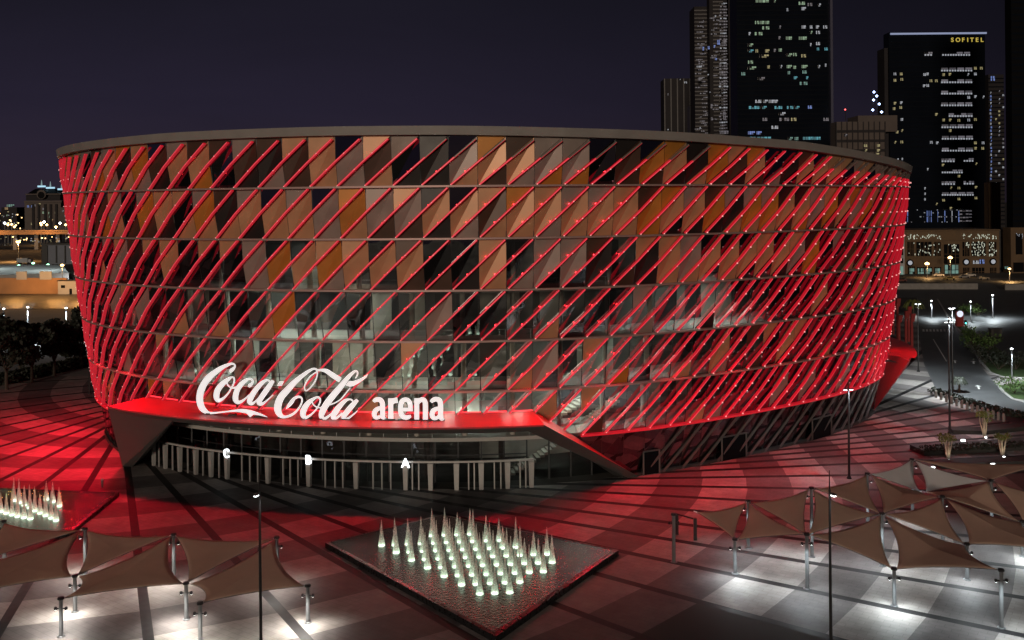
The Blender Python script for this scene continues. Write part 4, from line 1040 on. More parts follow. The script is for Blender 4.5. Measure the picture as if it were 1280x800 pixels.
for q in range(20):
    p = at(1152+q*7, 570-q*.35); leaf_cloud(lv, (p.x, p.y, .95), 1.6, .8, .45, 40, .4, 0, 500+q)
tag(lv.build('ground_cover', M['leaf_dark']), kind='stuff')
# advertising totem and signals by the street
p = at(1199.5, 408); z = atd(1199.5, 389, p.y).z; b = MB(); b.box((p.x, p.y, z/2), (2.0, .6, z), 0); o = tag(b.build('advertising_totem', M['red_post']), 'dark red advertising totem with a glowing white round emblem', 'totem')
b = MB(); b.tube((p.x, p.y-.31, z*.83), (p.x, p.y-.36, z*.83), .85, n=20, m=0); b.build('emblem', glow('emblem_white', (.8, .85, 1), 1.0), o)
p = at(1207, 414); z = atd(1207, 401, p.y).z; t = thing('signal_post', 'traffic signal post with a small green light by the totem', 'traffic light', p); b = MB(); b.tube(p, p+Vector((0, 0, z)), .08, n=6); b.build('pole', M['dark_metal'], t); b = MB(); b.box(p+Vector((0, 0, z-.4)), (.45, .35, 1.2)); hh = b.build('signal_head', M['dark_metal'], t); b = MB(); b.box(p+Vector((0, -.2, z-.6)), (.35, .08, .35)); b.build('lens', glow('signal_green', (.1, .9, .8), 3), hh)
b = MB(); p = at(1244, 421); b.box(p+Vector((0, 0, 1.1)), (2.6, 1.4, 1.9)); o = tag(b.build('utility_cabinet', M['dark_render']), 'dark utility cabinet on the grass beside the car park', 'cabinet'); b = MB(); b.box(p+Vector((0, -.73, 1.1)), (1.5, .05, 1.6)); b.box(p+Vector((0, 0, 2.1)), (2.8, 1.6, .1)); b.build('door_panel', M['dark_metal'], o)

# ------------------------------------------------------------------ background, right
lw_cache = {}
M['win_off'] = mat('window_unlit', (.01, .011, .014), .2)
def win(parent, key, c, sz, name='lit_window'):
    v_ = (key, rnd.randrange(5))
    if v_ not in lw_cache:
        b = MB(); r_ = random.Random(v_[1]*7+3); n = 4
        for q in range(n):
            for h in range(2):
                m_ = 2 if r_.random() < .16 else (1 if (h == 0 and r_.random() < .5) or r_.random() < .25 else 0)
                b.box((-.5+(q+.5)/n, 0, -.25+.5*h), (.8/n, 1, .44), m=m_)
        b.box((0, .3, 0), (1, .3, 1), m=2)
        lw_cache[v_] = b.mesh('lit_window', [WIN[key], WIN_DIM[key], M['win_off']])
    o = bpy.data.objects.new(name, lw_cache[v_]); col.objects.link(o); o.parent = parent; o.location = Vector(c)-Vector(parent.location); o.scale = sz
    return o
def tower(x0, x1, ytop, ybase, Y, label, m='tower_dark', depth=30, floors=0, line='tower_line', cols=0, name='tower'):
    a = atd(x0, 255, Y); b_ = atd(x1, 255, Y); wd = b_.x-a.x; ztop = atd((x0+x1)/2, ytop, Y).z; cx_ = (a.x+b_.x)/2
    t = thing(name, label, 'building', (cx_, Y, 0)); b = MB(); b.box((cx_, Y+depth/2, ztop/2), (wd, depth, ztop)); b.build('body', M[m], t)
    if floors:
        b = MB()
        for q in range(1, floors): b.box((cx_, Y-.06, ztop*q/floors), (wd*.998, .3, ztop/floors*.28))
        b.build('spandrels', M[line], t)
    if cols:
        b = MB()
        for q in range(cols+1): b.box((cx_-wd/2+wd*q/cols, Y-.25, ztop/2), (wd/cols*.16, .5, ztop*.998))
        b.build('fins', M[line], t)
    return t, Y, ztop
def W(t, Y, x, y, wpx, hpx, key, name='lit_window'):
    c = atd(x, y, Y-.6); return win(t, key, c, (wpx*Y/F, .3, hpx*Y/F), name)
t, Y, z = tower(923, 1038, -40, 280, 640, 'tall black glass tower with scattered green and cyan lit windows', floors=60, depth=20)
Z3 = lambda x, y: (820+x/4.444, y/4.444)
for x, y, wd, k in ((562,125,24,'g'),(590,125,24,'g'),(618,125,22,'g'),(610,155,40,'g'),(570,187,44,'g'),(520,187,12,'w'),(820,150,24,'w'),(862,150,14,'w'),(897,150,18,'w'),(940,150,22,'w'),(862,180,14,'g'),(900,180,22,'w'),(738,212,34,'g'),(815,212,46,'g'),(525,250,30,'g'),(525,283,34,'c'),(560,283,14,'y'),(618,283,24,'y'),(690,278,18,'g'),(900,242,22,'w'),(860,248,8,'w'),(900,272,12,'c'),(945,272,18,'c'),(740,305,34,'g'),(772,303,20,'g'),(820,310,26,'y'),(600,312,54,'y'),(525,345,28,'g'),(532,378,50,'g'),(625,372,14,'y'),(695,370,12,'w'),(740,370,30,'g'),(770,374,16,'g'),(825,370,34,'g'),(905,370,14,'w'),(942,362,8,'w'),(485,410,22,'t'),(825,400,24,'t'),(738,404,14,'t'),(775,432,20,'c'),(840,432,12,'c'),(820,463,44,'t'),(585,437,40,'d'),(568,563,34,'w'),(604,563,34,'w'),(642,563,34,'w'),(668,563,18,'w'),(545,597,60,'c'),(598,597,34,'c'),(680,597,44,'c'),(745,597,36,'c'),(782,597,30,'c'),(855,595,22,'b'),(700,632,40,'w'),(712,663,56,'d'),(765,663,30,'y'),(605,663,26,'d'),(945,663,30,'d'),(660,707,38,'w'),(520,768,70,'c'),(600,768,80,'c'),(745,770,30,'t'),(780,770,22,'t'),(845,768,60,'c'),(890,768,50,'c'),(590,5,76,'g'),(660,5,10,'g'),(810,18,36,'g'),(855,25,26,'d'),(907,28,18,'w'),(820,48,26,'w'),(730,54,8,'w'),(530,738,40,'b'),(572,738,30,'b'),(660,280,12,'d'),(690,150,8,'d'),(686,210,12,'d')):
    px_, py_ = Z3(x, y); W(t, Y, px_, py_, wd/4.444, 3.6 if k in 'c' else 4.0, k)
b = MB(); e0 = atd(1039, 255, 641); b.box((e0.x, 641, 140), (1.6, 8, 420)); b.build('corner_fin', mat('edge_fin_blue', (.05, .05, .09), .5), t)
t, Y, z = tower(870, 912, 8, 280, 1100, 'very tall stepped tower with pale horizontal bands of floor light', m='tower_grey', floors=58, line='tower_pale', depth=30)
b = MB(); c = atd(899, 255, 1092)
b.box((c.x, 1092, 170), (22, 14, 560)); b.build('front_shaft', M['tower_grey'], t); b = MB()
for q in range(100): b.box((c.x-1, 1084.6, q*4.4+2), (12, .6, 1.6))
b.build('shaft_bands', M['tower_pale'], t)
for x, y, w_, h_, k in ((349-270,265,12,30,'b'),):pass
for x, y, w_, h_, k in ((262,270,10,30,'b'),(293,265,10,26,'b'),(325,258,10,22,'b'),(348,235,14,40,'b'),(380,232,22,34,'d'),(333,328,12,16,'b'),(375,480,52,12,'w'),(375,455,52,8,'d'),(375,430,52,8,'d'),(375,405,52,8,'d'),(375,380,50,8,'d'),(375,355,50,8,'d'),(375,330,50,8,'d'),(308,590,10,36,'d'),(310,660,8,26,'d'),(380,640,14,60,'d'),(378,735,50,26,'d'),(240,370,30,14,'w'),(262,120,6,20,'d'),(262,150,6,14,'d'),(330,90,8,14,'w'),(290,415,8,10,'w'),(245,440,26,20,'d'),(300,512,6,8,'w'),(420,290,6,6,'y'),(436,280,12,30,'y'),(436,215,6,10,'y'),(418,440,6,20,'d'),(440,690,14,24,'y'),(436,520,6,8,'y'),(245,710,6,14,'w')):
    px_, py_ = Z3(x, y); c = atd(px_, py_, 1083.5); win(t, k, c, (w_/4.444*1084/F, .4, h_/4.444*1084/F*.7))
b = MB(); c = atd(916, 255, 1090); b.box((c.x, 1100, 190), (12, 30, 560)); b.build('side_wing', M['tower_grey'], t)
for q in range(44):
    px_, py_ = Z3(374, 20+q*16.5); win(t, 'd' if q % 5 else 'w', atd(px_, py_, 1083.5), (50/4.444*1084/F*rnd.uniform(.7, 1), .4, 1.5))
for q in range(60):
    px_, py_ = Z3(rnd.uniform(225, 340), 90+q*11); win(t, 'd', atd(px_, py_, 1083.5 if px_ > 890 else 1099), (rnd.uniform(3, 9), .4, 1.3))
t2 = thing('tower', 'slim pale lit tower stub at the foot of the stepped tower', 'building', atd(866, 255, 1150)*Vector((1, 1, 0)) if False else (atd(866, 255, 1150).x, 1150, 0))
c = atd(867, 162, 1150); b = MB(); b.box((c.x, 1160, c.z/2+15), (8, 18, c.z+30)); b.build('body', M['tower_pale'], t2)
for q in range(8): W(t2, 1150, 868.5, 143+q*3.2, 4, 1.4, 'd')
t, Y, z = tower(832, 864, 98, 280, 1500, 'distant slim grey tower with vertical fins and white roof light', m='tower_grey', depth=40, cols=4, line='tower_pale')
W(t, Y, 857, 103, 3.5, 2.4, 'w', 'roof_light'); W(t, Y, 850, 99.5, 1.4, 1.4, 'w', 'roof_light'); W(t, Y, 835, 162, 1.6, 1.6, 'w'); W(t, Y, 835, 118, 1, 3, 'd')
t, Y, z = tower(1046, 1107, 152, 300, 560, 'mid rise grey apartment block behind the arena rim', m='beige_stone', depth=10, cols=9, line='tower_grey', floors=14)
for x, y in ((1082, 182), (1082, 188), (1098, 182), (1098, 188), (1097, 193), (1057, 169)): W(t, Y, x, y, 4, 3.2, 'y' if x != 1057 else 'd')
b = MB(); c = atd(1090, 150, 580); b.box((c.x, 580, c.z-3), (24, 18, 10)); b.build('roof_block', M['beige_stone'], t)
ant = thing('lattice_mast', 'roof mast with bright blue white lights left of the dark hotel', 'mast', (atd(1093, 255, 600).x, 600, 0)); b = MB()
pa, pb = atd(1091, 112, 600), atd(1103, 146, 600)
for dx in (0, 4): b.tube((pa.x+dx, 600, 0), (pa.x+dx*.6, 600, pa.z), .5, .3, 5)
b.build('frame', M['tower_grey'], ant)
for x, y in ((1092.5, 115), (1096, 120), (1092, 125), (1099, 130), (1091, 137.5), (1102, 140)):
    b = MB(); c = atd(x, y, 598); b.lathe((c.x, c.y, c.z), [(0, -.9), (.9, 0), (0, .9)], 8); b.build('lamp', M['lamp_blue'], ant)
cm = thing('lattice_mast', 'thin mast with a red tip on the apartment block roof', 'mast', (atd(1057, 255, 560).x, 560, 0)); b = MB(); c = atd(1056.5, 137, 565); b.tube((c.x+2, 565, 40), c, .4, .2, 5); b.build('pole', M['tower_grey'], cm); b = MB(); b.lathe(c, [(0, -.6), (.6, 0), (0, .6)], 6); b.build('beacon', glow('red_beacon', (1, .1, .1), 4), cm)
# hotel
t, Y, z = tower(1113, 1233, 40, 290, 620, 'dark hotel tower with rows of white lit balconies and a yellow roof sign', depth=9, floors=44)
Z4 = lambda x, y: (1040+x/4.446, 20+y/4.446)
b = MB(); c0, c1 = atd(1113, 42, Y-.4), atd(1233, 42, Y-.4); b.box(((c0.x+c1.x)/2, Y-.5, c0.z-.2), (c1.x-c0.x, .8, 1.1)); b.build('roof_light_band', glow('roof_line_light', (.55, .65, 1), .4), t)
b = MB(); c = atd(1110, 60, Y+2); b.box((c.x, Y+8, c.z/2), (5, 12, c.z)); b.build('side_fin', M['tower_grey'], t)
for x, y, wd in ((535,210,48),(690,210,160),(693,297,178),(693,362,178),(693,425,178),(693,490,178),(715,550,138),(695,612,178),(697,676,178),(697,742,178)):
    px_, py_ = Z4(x, y); n_ = max(2, int(wd/14))
    o = W(t, Y, px_, py_, wd/4.446, 4.6, 'd', 'balcony_recess')
    b = MB()
    for q in range(n_):
        c = atd(px_-wd/8.892+wd/4.446*(q+.5)/n_, py_+1.4, Y-.9); b.box(c, (.9, .3, 1.0))
    b.build('balcony_lamp', WIN['w'], t)
Z5 = lambda x, y: (1100+x/6.667, 180+y/6.667)
for x, y, wd in ((568,135,116),(738,132,88),(602,228,180),(570,325,118),(740,322,90),(648,415,272)):
    px_, py_ = Z5(x, y); n_ = max(2, int(wd/20)); o = W(t, Y, px_, py_, wd/6.667, 4.2, 'd', 'balcony_recess'); b = MB()
    for q in range(n_): b.box(atd(px_-wd/13.33+wd/6.667*(q+.5)/n_, py_+1.3, Y-.9), (.9, .3, 1.0))
    b.build('balcony_lamp', WIN['w'], t)
for x, y in ((350,322),(385,322),(350,357),(388,352),(350,485),(385,482),(345,515),(382,508),(388,575),(388,637),(362,645),(350,702),(388,700),(580,360),(550,360),(580,547),(585,705),(552,702),(620,326),(655,324),(755,325),(797,290),(797,322),(830,290),(797,448),(840,450),(760,452),(620,578),(657,578),(705,580),(760,578),(797,575),(657,637),(797,705),(840,705),(797,735),(838,735),(515,325),(530,322),(512,388),(532,386)):
    px_, py_ = Z4(x, y); W(t, Y, px_, py_, 3.2, 3.4, 'y' if (x+y) % 3 else 'w')
for x, y in ((150, 130), (185, 125), (398, 210), (375, 370), (375, 415), (375, 460), (525, 175), (800, 165), (658, 268), (590, 365), (658, 367), (800, 360), (658, 458), (800, 450), (530, 468), (470, 500), (590, 535)):
    px_, py_ = Z5(x, y); W(t, Y, px_, py_, 3.2 if x > 420 else 1.8, 3, 'y' if x > 420 else 'w')
sg = thing('hotel_sign', 'yellow glowing capital letters on the top of the dark hotel tower', 'sign', atd(1210, 52, Y-1.2))
ym = glow('sign_yellow', (1, .75, .12), .55)
for ch, x in zip('SOFITEL', (1190.5, 1197.5, 1204, 1209.7, 1215, 1221.3, 1227.5)):
    me = font_mesh(ch, 3.9, .15); me.materials.clear(); me.materials.append(ym); o = bpy.data.objects.new('sign_letter', me); col.objects.link(o); o.parent = sg
    c = atd(x, 52.2, Y-1.2); o.matrix_local = Matrix.Translation(c-Vector(sg.location)) @ Matrix.Rotation(R(90), 4, 'X')
# tower at right of hotel, black tower at the edge
t, Y, z = tower(1237, 1256, 93, 290, 760, 'slender tower outlined with blue white lights right of the hotel', m='tower_grey', depth=6, floors=40)
W(t, Y, 1241, 98, 5, 6, 'b', 'roof_light'); r_ = random.Random(3)
for q in range(26): W(t, Y, 1238.5+.1*q*.2+r_.uniform(-.5, .5), 116+q*4.3, 1.6, 2.6, 'b' if q % 3 else 'w')
for q in range(24): W(t, Y, r_.choice((1245, 1249, 1254)), 114+q*5, 2.2, 2.4, r_.choice('ydw'))
tower(1266, 1330, -60, 300, 480, 'black unlit tower at the right photo edge', m='black', depth=6, floors=50, line='tower_dark')
tower(1236, 1250, 228, 300, 520, 'short dark block with warm lit fins between hotel and black tower', m='brown_stone', depth=5, cols=4, line='brown_stone')
# low lit podium before the hotel
t, Y, z = tower(1128, 1216, 262, 292, 560, 'low dark podium decorated with vertical blue light strips', m='tower_dark', depth=20, floors=4)
for x, k in ((1134.5, 'b'), (1159, 'b'), (1161, 'b'), (1164, 'b'), (1172, 'b'), (1181, 'b'), (1190, 'w'), (1198.5, 'b')): W(t, Y, x, 270.5, .9, 15, k, 'light_strip')
for q in range(26): W(t, Y, 1131+r_.uniform(0, 66), r_.choice((262.5, 266, 271, 277.5)), 1.1, 1.2, r_.choice('wwd'))
for q in range(4): W(t, Y, 1207, 263.5+q*4.2, 16, 1.5, 'd', 'lit_deck')
# brown street building
t = thing('street_building', 'brown arcaded building draped with white string lights behind the street', 'building', (atd(1190, 345, 428).x, 428, 0)); Yb = 428.
def boxpx(b, x0, x1, y0, y1, Y, dep, m=0):
    a, c = atd(x0, y1, Y), atd(x1, y0, Y); b.box(((a.x+c.x)/2, Y+dep/2, (a.z+c.z)/2), (c.x-a.x, dep, c.z-a.z), m=m)
Z6 = lambda x, y: (1100+x/6.667, 270+y/6.667)
b = MB(); boxpx(b, 1131, 1249, 288, 346.5, Yb, 25); b.build('wall', M['brown_stone'], t)
b = MB(); boxpx(b, 1130, 1250, 286.5, 289, Yb-.7, 26); boxpx(b, 1131, 1249, 300, 301.5, Yb-.5, 1); boxpx(b, 1131, 1249, 321.5, 323, Yb-.5, 1); b.build('cornice', M['brown_stone'], t)
for x0, x1, y0, y1 in ((230,280,215,335),(305,430,215,335),(455,505,215,335),(535,660,235,400),(690,745,215,335),(765,880,215,335),(910,970,215,335),(235,290,420,495),(310,370,425,495),(375,435,425,495),(455,510,425,495),(695,745,430,490),(770,870,430,500),(920,970,430,500)):
    a, c = Z6(x0, y0), Z6(x1, y1); b = MB(); boxpx(b, a[0], c[0], a[1], c[1], Yb-.25, .2); fr = b.build('window', M['black'], t)
    b = MB(); a0, c0 = atd(a[0], a[1], Yb-.4), atd(c[0], c[1], Yb-.4)
    for q in range(1, 4): b.box((a0.x+(c0.x-a0.x)*q/4, Yb-.42, (a0.z+c0.z)/2), (.18, .12, a0.z-c0.z))
    b.box(((a0.x+c0.x)/2, Yb-.42, (a0.z+c0.z)/2), (c0.x-a0.x, .12, .18)); b.build('window_bars', M['brown_stone'], fr)
for x, y, wd, hh, k in ((265,465,40,60,'t'),(340,465,50,60,'t'),(405,465,50,60,'t'),(480,465,40,60,'t'),(597,450,116,90,'t'),(800,385,50,28,'w'),(850,380,40,36,'b'),(1055,430,30,20,'t')):
    a = Z6(x, y); c = atd(a[0], a[1], Yb-.6); win(t, k, c, (wd/6.667*Yb/F, .2, hh/6.667*Yb/F), 'lit_shopfront')
for x, y in ((250, 390), (718, 383), (942, 380)):
    a = Z6(x, y); c = atd(a[0], a[1], Yb-.6); b = MB(); b.tube(c, c+Vector((0, -.2, 0)), 1.6, n=16); b.build('clock_ring', M['black'], t); b = MB(); b.tube(c+Vector((0, -.22, 0)), c+Vector((0, -.3, 0)), 1.0, n=16); b.build('round_lamp', WIN['w'], t)
fl_ = MB(); r_ = random.Random(11)
for x0, x1, y0, y1, n_ in ((230,505,155,190,70),(690,970,155,190,60),(235,505,225,330,40),(690,745,220,260,14),(765,880,215,330,70),(910,970,220,330,36),(570,655,235,290,26)):
    for q in range(n_*2//3):
        a = Z6(r_.uniform(x0, x1), r_.uniform(y0, y1)); fl_.box(atd(a[0], a[1], Yb-.75), (.22, .2, r_.uniform(.3, .8)))
tag(fl_.build('string_lights', glow('string_light', (.9, .95, .75), .55), t), kind='stuff')
t3 = thing('corner_building', 'narrow pale grey corner building touching the arena edge', 'building', (atd(1126, 345, 425).x, 425, 0)); b = MB(); boxpx(b, 1119, 1130.5, 287, 347, 425, 20); b.build('wall', M['white_wall'], t3)
for y0, y1 in ((292, 299), (303, 319), (323, 329), (333, 345)):
    for x0 in (1121.5, 1126): b = MB(); boxpx(b, x0, x0+3, y0, y1, 424.8, .15); b.build('window', M['black'] if y0 != 333 else WIN['t'], t3)
t4 = thing('street_building', 'dark building with a lit corner at the far right behind the street', 'building', (atd(1270, 345, 426).x, 426, 0)); b = MB(); boxpx(b, 1264, 1330, 284, 347, 426, 7); b.build('wall', M['brown_stone'], t4)
for x0, x1, y0, y1 in ((1270, 1278, 292, 318), (1282, 1292, 292, 318), (1267, 1280, 328, 340)): b = MB(); boxpx(b, x0, x1, y0, y1, 425.7, .2); b.build('window', M['black'], t4)
for q in range(8): W(t4, 426, 1270+r_.uniform(0, 10), 291+r_.uniform(0, 8), .8, 1.2, 'w')
t5 = thing('street_building', 'dark recessed block between the two brown street buildings', 'building', (atd(1257, 345, 436).x, 436, 0)); b = MB(); boxpx(b, 1249, 1264, 287, 347, 436, 15); b.build('wall', M['dark_render'], t5); W(t5, 436, 1256, 292, 1.6, 4, 'o'); W(t5, 436, 1257.5, 335, 5, 4, 't', 'lit_sign')
# boundary wall, street lamps, cars
b = MB(); strip_line(b, [(1116, 361.5), (1222, 361.5)], .8, 0, 2.2); strip_line(b, [(1256, 362.5), (1330, 362)], .8, 0, 2.2); tag(b.build('boundary_wall', M['concrete']), 'long low pale wall across the far side of the street', 'wall')
def street_lamp(bx, by, ty, label, group, key='lamp_warm', power=0, colr=(1, .55, .2), hs=.7):
    p = at(bx, by); z = atd(bx, ty, p.y).z; t = thing('street_lamp', label, 'street lamp', p, group); b = MB(); b.tube(p, p+Vector((0, 0, z-.4)), .16, .1, 6); b.build('pole', M['post'], t)
    b = MB(); b.lathe(p+Vector((0, 0, z)), [(0, hs*.7), (hs*.75, hs*.35), (hs, 0), (hs*.7, -hs*.5), (0, -hs*.55)], 10); b.build('lamp_globe', M[key], t)
    if power: lamp('SPOT', 'street_light', p+Vector((0, -.6, z-1.0)), power, colr, t, .4, 168, p+Vector((0, -.4, 0)), 1.0)
GSL = 'orange street lamps before the brown building'
street_lamp(1159, 347, 329.5, 'orange street lamp left of the arched entrance', GSL, power=5000, hs=1.0); street_lamp(1168.5, 336, 318.5, 'orange street lamp closest to the brown facade', GSL, power=4000, hs=.9); street_lamp(1188, 346, 322, 'orange street lamp in front of the tall archway', GSL, power=5000, hs=1.0); street_lamp(1262, 352, 336, 'orange street lamp by the dark recessed block', GSL, power=7000, hs=.6)
street_lamp(1189.5, 399, 386, 'white lamp at the start of the street median', 'white lamps along the street', 'lamp_white', 3500, COOL, .5)
street_lamp(1213.5, 403, 377, 'added white lamp post at the far corner of the car park', 'white lamps along the street', 'lamp_white', 4000, COOL, .25); street_lamp(1164.5, 398, 376, 'added white lamp post at the far left kerb of the street', 'white lamps along the street', 'lamp_white', 5000, COOL, .25)  # both posts added to brighten the dark far end of the road
street_lamp(1241, 398, 369, 'white lamp post at the car park entrance', 'white lamps along the street', 'lamp_white', 10000, COOL, .3)
street_lamp(1265, 474, 436, 'short pale lamp post on the verge beside the car park', 'white lamps along the street', 'lamp_white', 2500, COOL, .25)
def car(bx, by, heading, body, label, group='cars parked before the brown building', s_=1.0):
    p = at(bx, by); t = thing('parked_car', label, 'car', p, group); t.rotation_euler.z = heading
    def bl(mb, name, m, parent=t): o = mb.build(name, m, parent, local=True); return o
    b = MB(); b.box((0, 0, .62), (4.5, 1.8, .7), taper=.97); b.hull([(-1.6, -.8, .95), (-1.6, .8, .95), (1.3, -.8, .95), (1.3, .8, .95), (-1.1, -.68, 1.48), (-1.1, .68, 1.48), (.6, -.68, 1.48), (.6, .68, 1.48)]); bl(b, 'body', body)
    b = MB(); b.hull([(-1.5, -.81, 1.0), (1.2, -.81, 1.0), (.6, -.72, 1.42), (-1.05, -.72, 1.42)]+[(-1.5, .81, 1.0), (1.2, .81, 1.0), (.6, .72, 1.42), (-1.05, .72, 1.42)]); bl(b, 'windows', M['black'])
    for x in (-1.4, 1.4):
        for y in (-.88, .88): b = MB(); b.tube((x, y-.1, .33), (x, y+.1, .33), .34, n=12); bl(b, 'wheel', M['black'])
    for y in (-.6, .6): b = MB(); b.box((2.26, y, .7), (.08, .36, .18)); bl(b, 'headlight', M['fence'])
    return t
cw, cs_ = mat('car_white', (.5, .48, .45), .3), mat('car_silver', (.25, .24, .23), .3, metal=.5)
car(1186.5, 350, 0.1, mat('car_gold', (.3, .22, .08), .3), 'yellowish car by the tall archway'); car(1205, 347.5, -.1, cs_, 'silver car right of the archway headlights'); car(1212.5, 345.5, 0.0, cw, 'pale car parked closest to the brown facade'); car(1229, 349.5, .05, cs_, 'dark silver car below the right arches'); car(1126, 352, 0, mat('car_red', (.14, .05, .04), .3), 'reddish car next to the arena edge'); car(1173, 345.5, 0, cw, 'white car in front of the lit shopfront')
# ------------------------------------------------------------------ background, left
t = thing('apartment_building', 'pale brown apartment block with an arched gable and lit roof crowns', 'building', (atd(55, 285, 1250).x, 1250, 0)); Yl = 1250.
Z7 = lambda x, y: (x/8.889, 210+y/8.889)
b = MB(); boxpx(b, 31, 76, 250.5, 290, Yl, 40); b.build('wall', M['beige_stone'], t)
b = MB(); boxpx(b, 30, 77, 250.5, 253.5, Yl-2, 42); boxpx(b, 31.5, 76, 241.8, 243.6, Yl-2, 42); b.build('cornice', M['beige_stone'], t)
b = MB(); boxpx(b, 32.5, 75, 243.5, 250.5, Yl+2, 36); b.build('attic', M['tower_grey'], t)
b = MB(); c = atd(51.5, 243, Yl-3); b.tube((c.x, Yl-3, c.z), (c.x, Yl+20, c.z), 6.2, n=24); b.build('arched_gable', M['beige_stone'], t); b = MB(); b.tube((c.x, Yl-3.4, c.z-1), (c.x, Yl-3.2, c.z-1), 4.6, n=24); b.build('arch_window', M['black'], t)
b = MB(); a0, a1, a2, a3 = atd(34, 242, Yl), atd(74, 242, Yl), atd(66, 236, Yl+15), atd(44, 236, Yl+15); o4 = Vector((0, 38, 0)); b.hull([a0, a1, a2, a3, a0+o4, a1+o4, a2+Vector((0, 10, 0)), a3+Vector((0, 10, 0))]); b.build('roof', M['black'], t)
for x, y, w_ in ((52, 233, 9), (63, 234.8, 10), (77, 236.5, 9)):
    c = atd(x, y, Yl+12); b = MB(); b.box(c, (w_*Yl/F, 3, 2.2)); b.build('roof_crown_light', glow('crown_light', (.45, .8, 1), .9), t); b = MB(); c2 = atd(x+1, y-8, Yl+12); b.tube(c, (c.x, c.y, c2.z), 1.2, .3, 6); b.build('finial', glow('finial_light', (.5, .75, .75), .35), t)
for x, y, k in ((312,427,'b'),(348,427,'b'),(440,405,'y'),(480,455,'d'),(480,495,'g'),(548,500,'g'),(548,540,'g'),(620,497,'y'),(440,315,'w'),(480,315,'w'),(355,620,'y'),(580,580,'o'),(420,560,'o'),(385,415,'d')): px_, py_ = Z7(x, y); W(t, Yl, px_, py_, 2.4, 2.8, k)
for x in (40, 47, 55, 62, 69): b = MB(); boxpx(b, x, x+2.6, 255, 286, Yl-1.2, 1.2); b.build('balcony_stack', M['tower_grey'], t)
t = thing('apartment_building', 'grey white block with small windows close to the left side of the arena', 'building', (atd(85, 285, 1150).x, 1150, 0)); b = MB(); boxpx(b, 76, 98, 259, 290, 1150, 30); b.build('wall', M['beige_stone'], t); r_ = random.Random(5)
for q in range(10): W(t, 1150, 78+r_.uniform(0, 13), r_.choice((264, 270, 276)), 1.4, 2, r_.choice('wdd'))
t = thing('apartment_building', 'low distant block with a teal lit roof at the left photo edge', 'building', (atd(10, 285, 1600).x, 1600, 0)); b = MB(); boxpx(b, 2, 21, 259, 290, 1600, 40); b.build('wall', M['tower_grey'], t); W(t, 1600, 13, 257, 10, 3, 't', 'roof_light'); W(t, 1600, 8, 260.5, 4, 3, 'o')
for q in range(9): W(t, 1600, 4+r_.uniform(0, 18), r_.uniform(264, 280), 1.6, 1.8, r_.choice('wyg'))
t = thing('apartment_building', 'dim far block between the teal roofed one and the arched one', 'building', (atd(25, 285, 1700).x, 1700, 0)); b = MB(); boxpx(b, 21, 31, 262, 290, 1700, 40); b.build('wall', M['blue_wall'], t)
for q in range(5): W(t, 1700, 22.5+r_.uniform(0, 7), r_.uniform(266, 280), 1.4, 1.8, r_.choice('wyg'))
cl_ = MB(); r_ = random.Random(21)
for q in range(90):
    x, y = r_.choice(((r_.uniform(-30, 31), r_.uniform(263, 287)), (r_.uniform(76, 99), r_.uniform(264, 286)), (r_.uniform(0, 95), r_.uniform(296, 303)))); Yc = r_.uniform(1450, 1560) if y < 290 else 700
    cl_.box(atd(x, y, Yc), (r_.uniform(.8, 2.2)*Yc/1500, .5, r_.uniform(.7, 1.6)*Yc/1500), m=r_.choice((0, 0, 1, 2)))
tag(cl_.build('city_lights', [M['lamp_warm'], WIN['w'], WIN['y']]), kind='stuff')
# elevated road, warehouse, yard
b = MB(); a0, a1 = atd(-60, 289.5, 760), atd(100, 287, 760); b.box(((a0.x+a1.x)/2, 760, a0.z-1.5), (a1.x-a0.x+20, 12, 2.6)); b.box(((a0.x+a1.x)/2, 753.8, a0.z+.2), (a1.x-a0.x+20, .4, 1.0)); o = tag(b.build('flyover', M['orange_wall']), 'elevated road bridge glowing orange at the far left', 'bridge')
for q in range(7):
    b = MB(); xx = a0.x+(a1.x-a0.x)*q/6; b.box((xx, 760, (a0.z-2.8)/2), (3, 4, a0.z-2.8)); b.build('bridge_pier', M['concrete'], o)
t = thing('warehouse', 'blue grey warehouse with ribbed wall panels left of the arena', 'building', (atd(80, 330, 560).x, 560, 0)); b = MB(); boxpx(b, 53, 105, 305, 331, 560, 30); b.build('wall', M['blue_wall'], t); b = MB(); boxpx(b, 51.5, 106, 304, 306.5, 559, 32); 
b.build('roof_edge', M['dark_render'], t); b = MB(); boxpx(b, 52, 58, 306, 331, 559.5, .5)
for x in (58, 69.5, 80.5, 91.5, 102): boxpx(b, x, x+1.2, 307, 329, 559.4, .6)
b.build('ribs', M['dark_render'], t)
t = thing('yard_building', 'long low pale shed roof lit by green lamps', 'building', (atd(40, 345, 430).x, 430, 0)); b = MB(); a = [at(-60, 346, 5), at(86, 341, 5), at(78, 331, 5), at(-60, 330, 5)]; b.hull(a+[v+Vector((0, 0, -5.1)) for v in a]); b.build('roof', M['white_wall'], t); b = MB(); e0, e1 = at(-60, 347, 4.6), at(87, 342, 4.6); b.tube(e0, e1, .3, n=4); b.build('gutter', M['dark_render'], t)
t = thing('compound_wall', 'sandstone coloured compound wall with pale panels beside the orange road', 'wall', at(30, 366)); b = MB(); strip_line(b, [(-80, 367), (84, 367)], 1.0, 0, 6.2); b.build('wall', M['orange_wall'], t)
for x0, x1 in ((22, 35), (51, 66)): b = MB(); c = at((x0+x1)/2, 367); b.box((c.x, c.y-.7, 7.2), ((x1-x0)*c.y/F, .3, 3.2)); b.build('pale_panel', M['white_wall'], t)
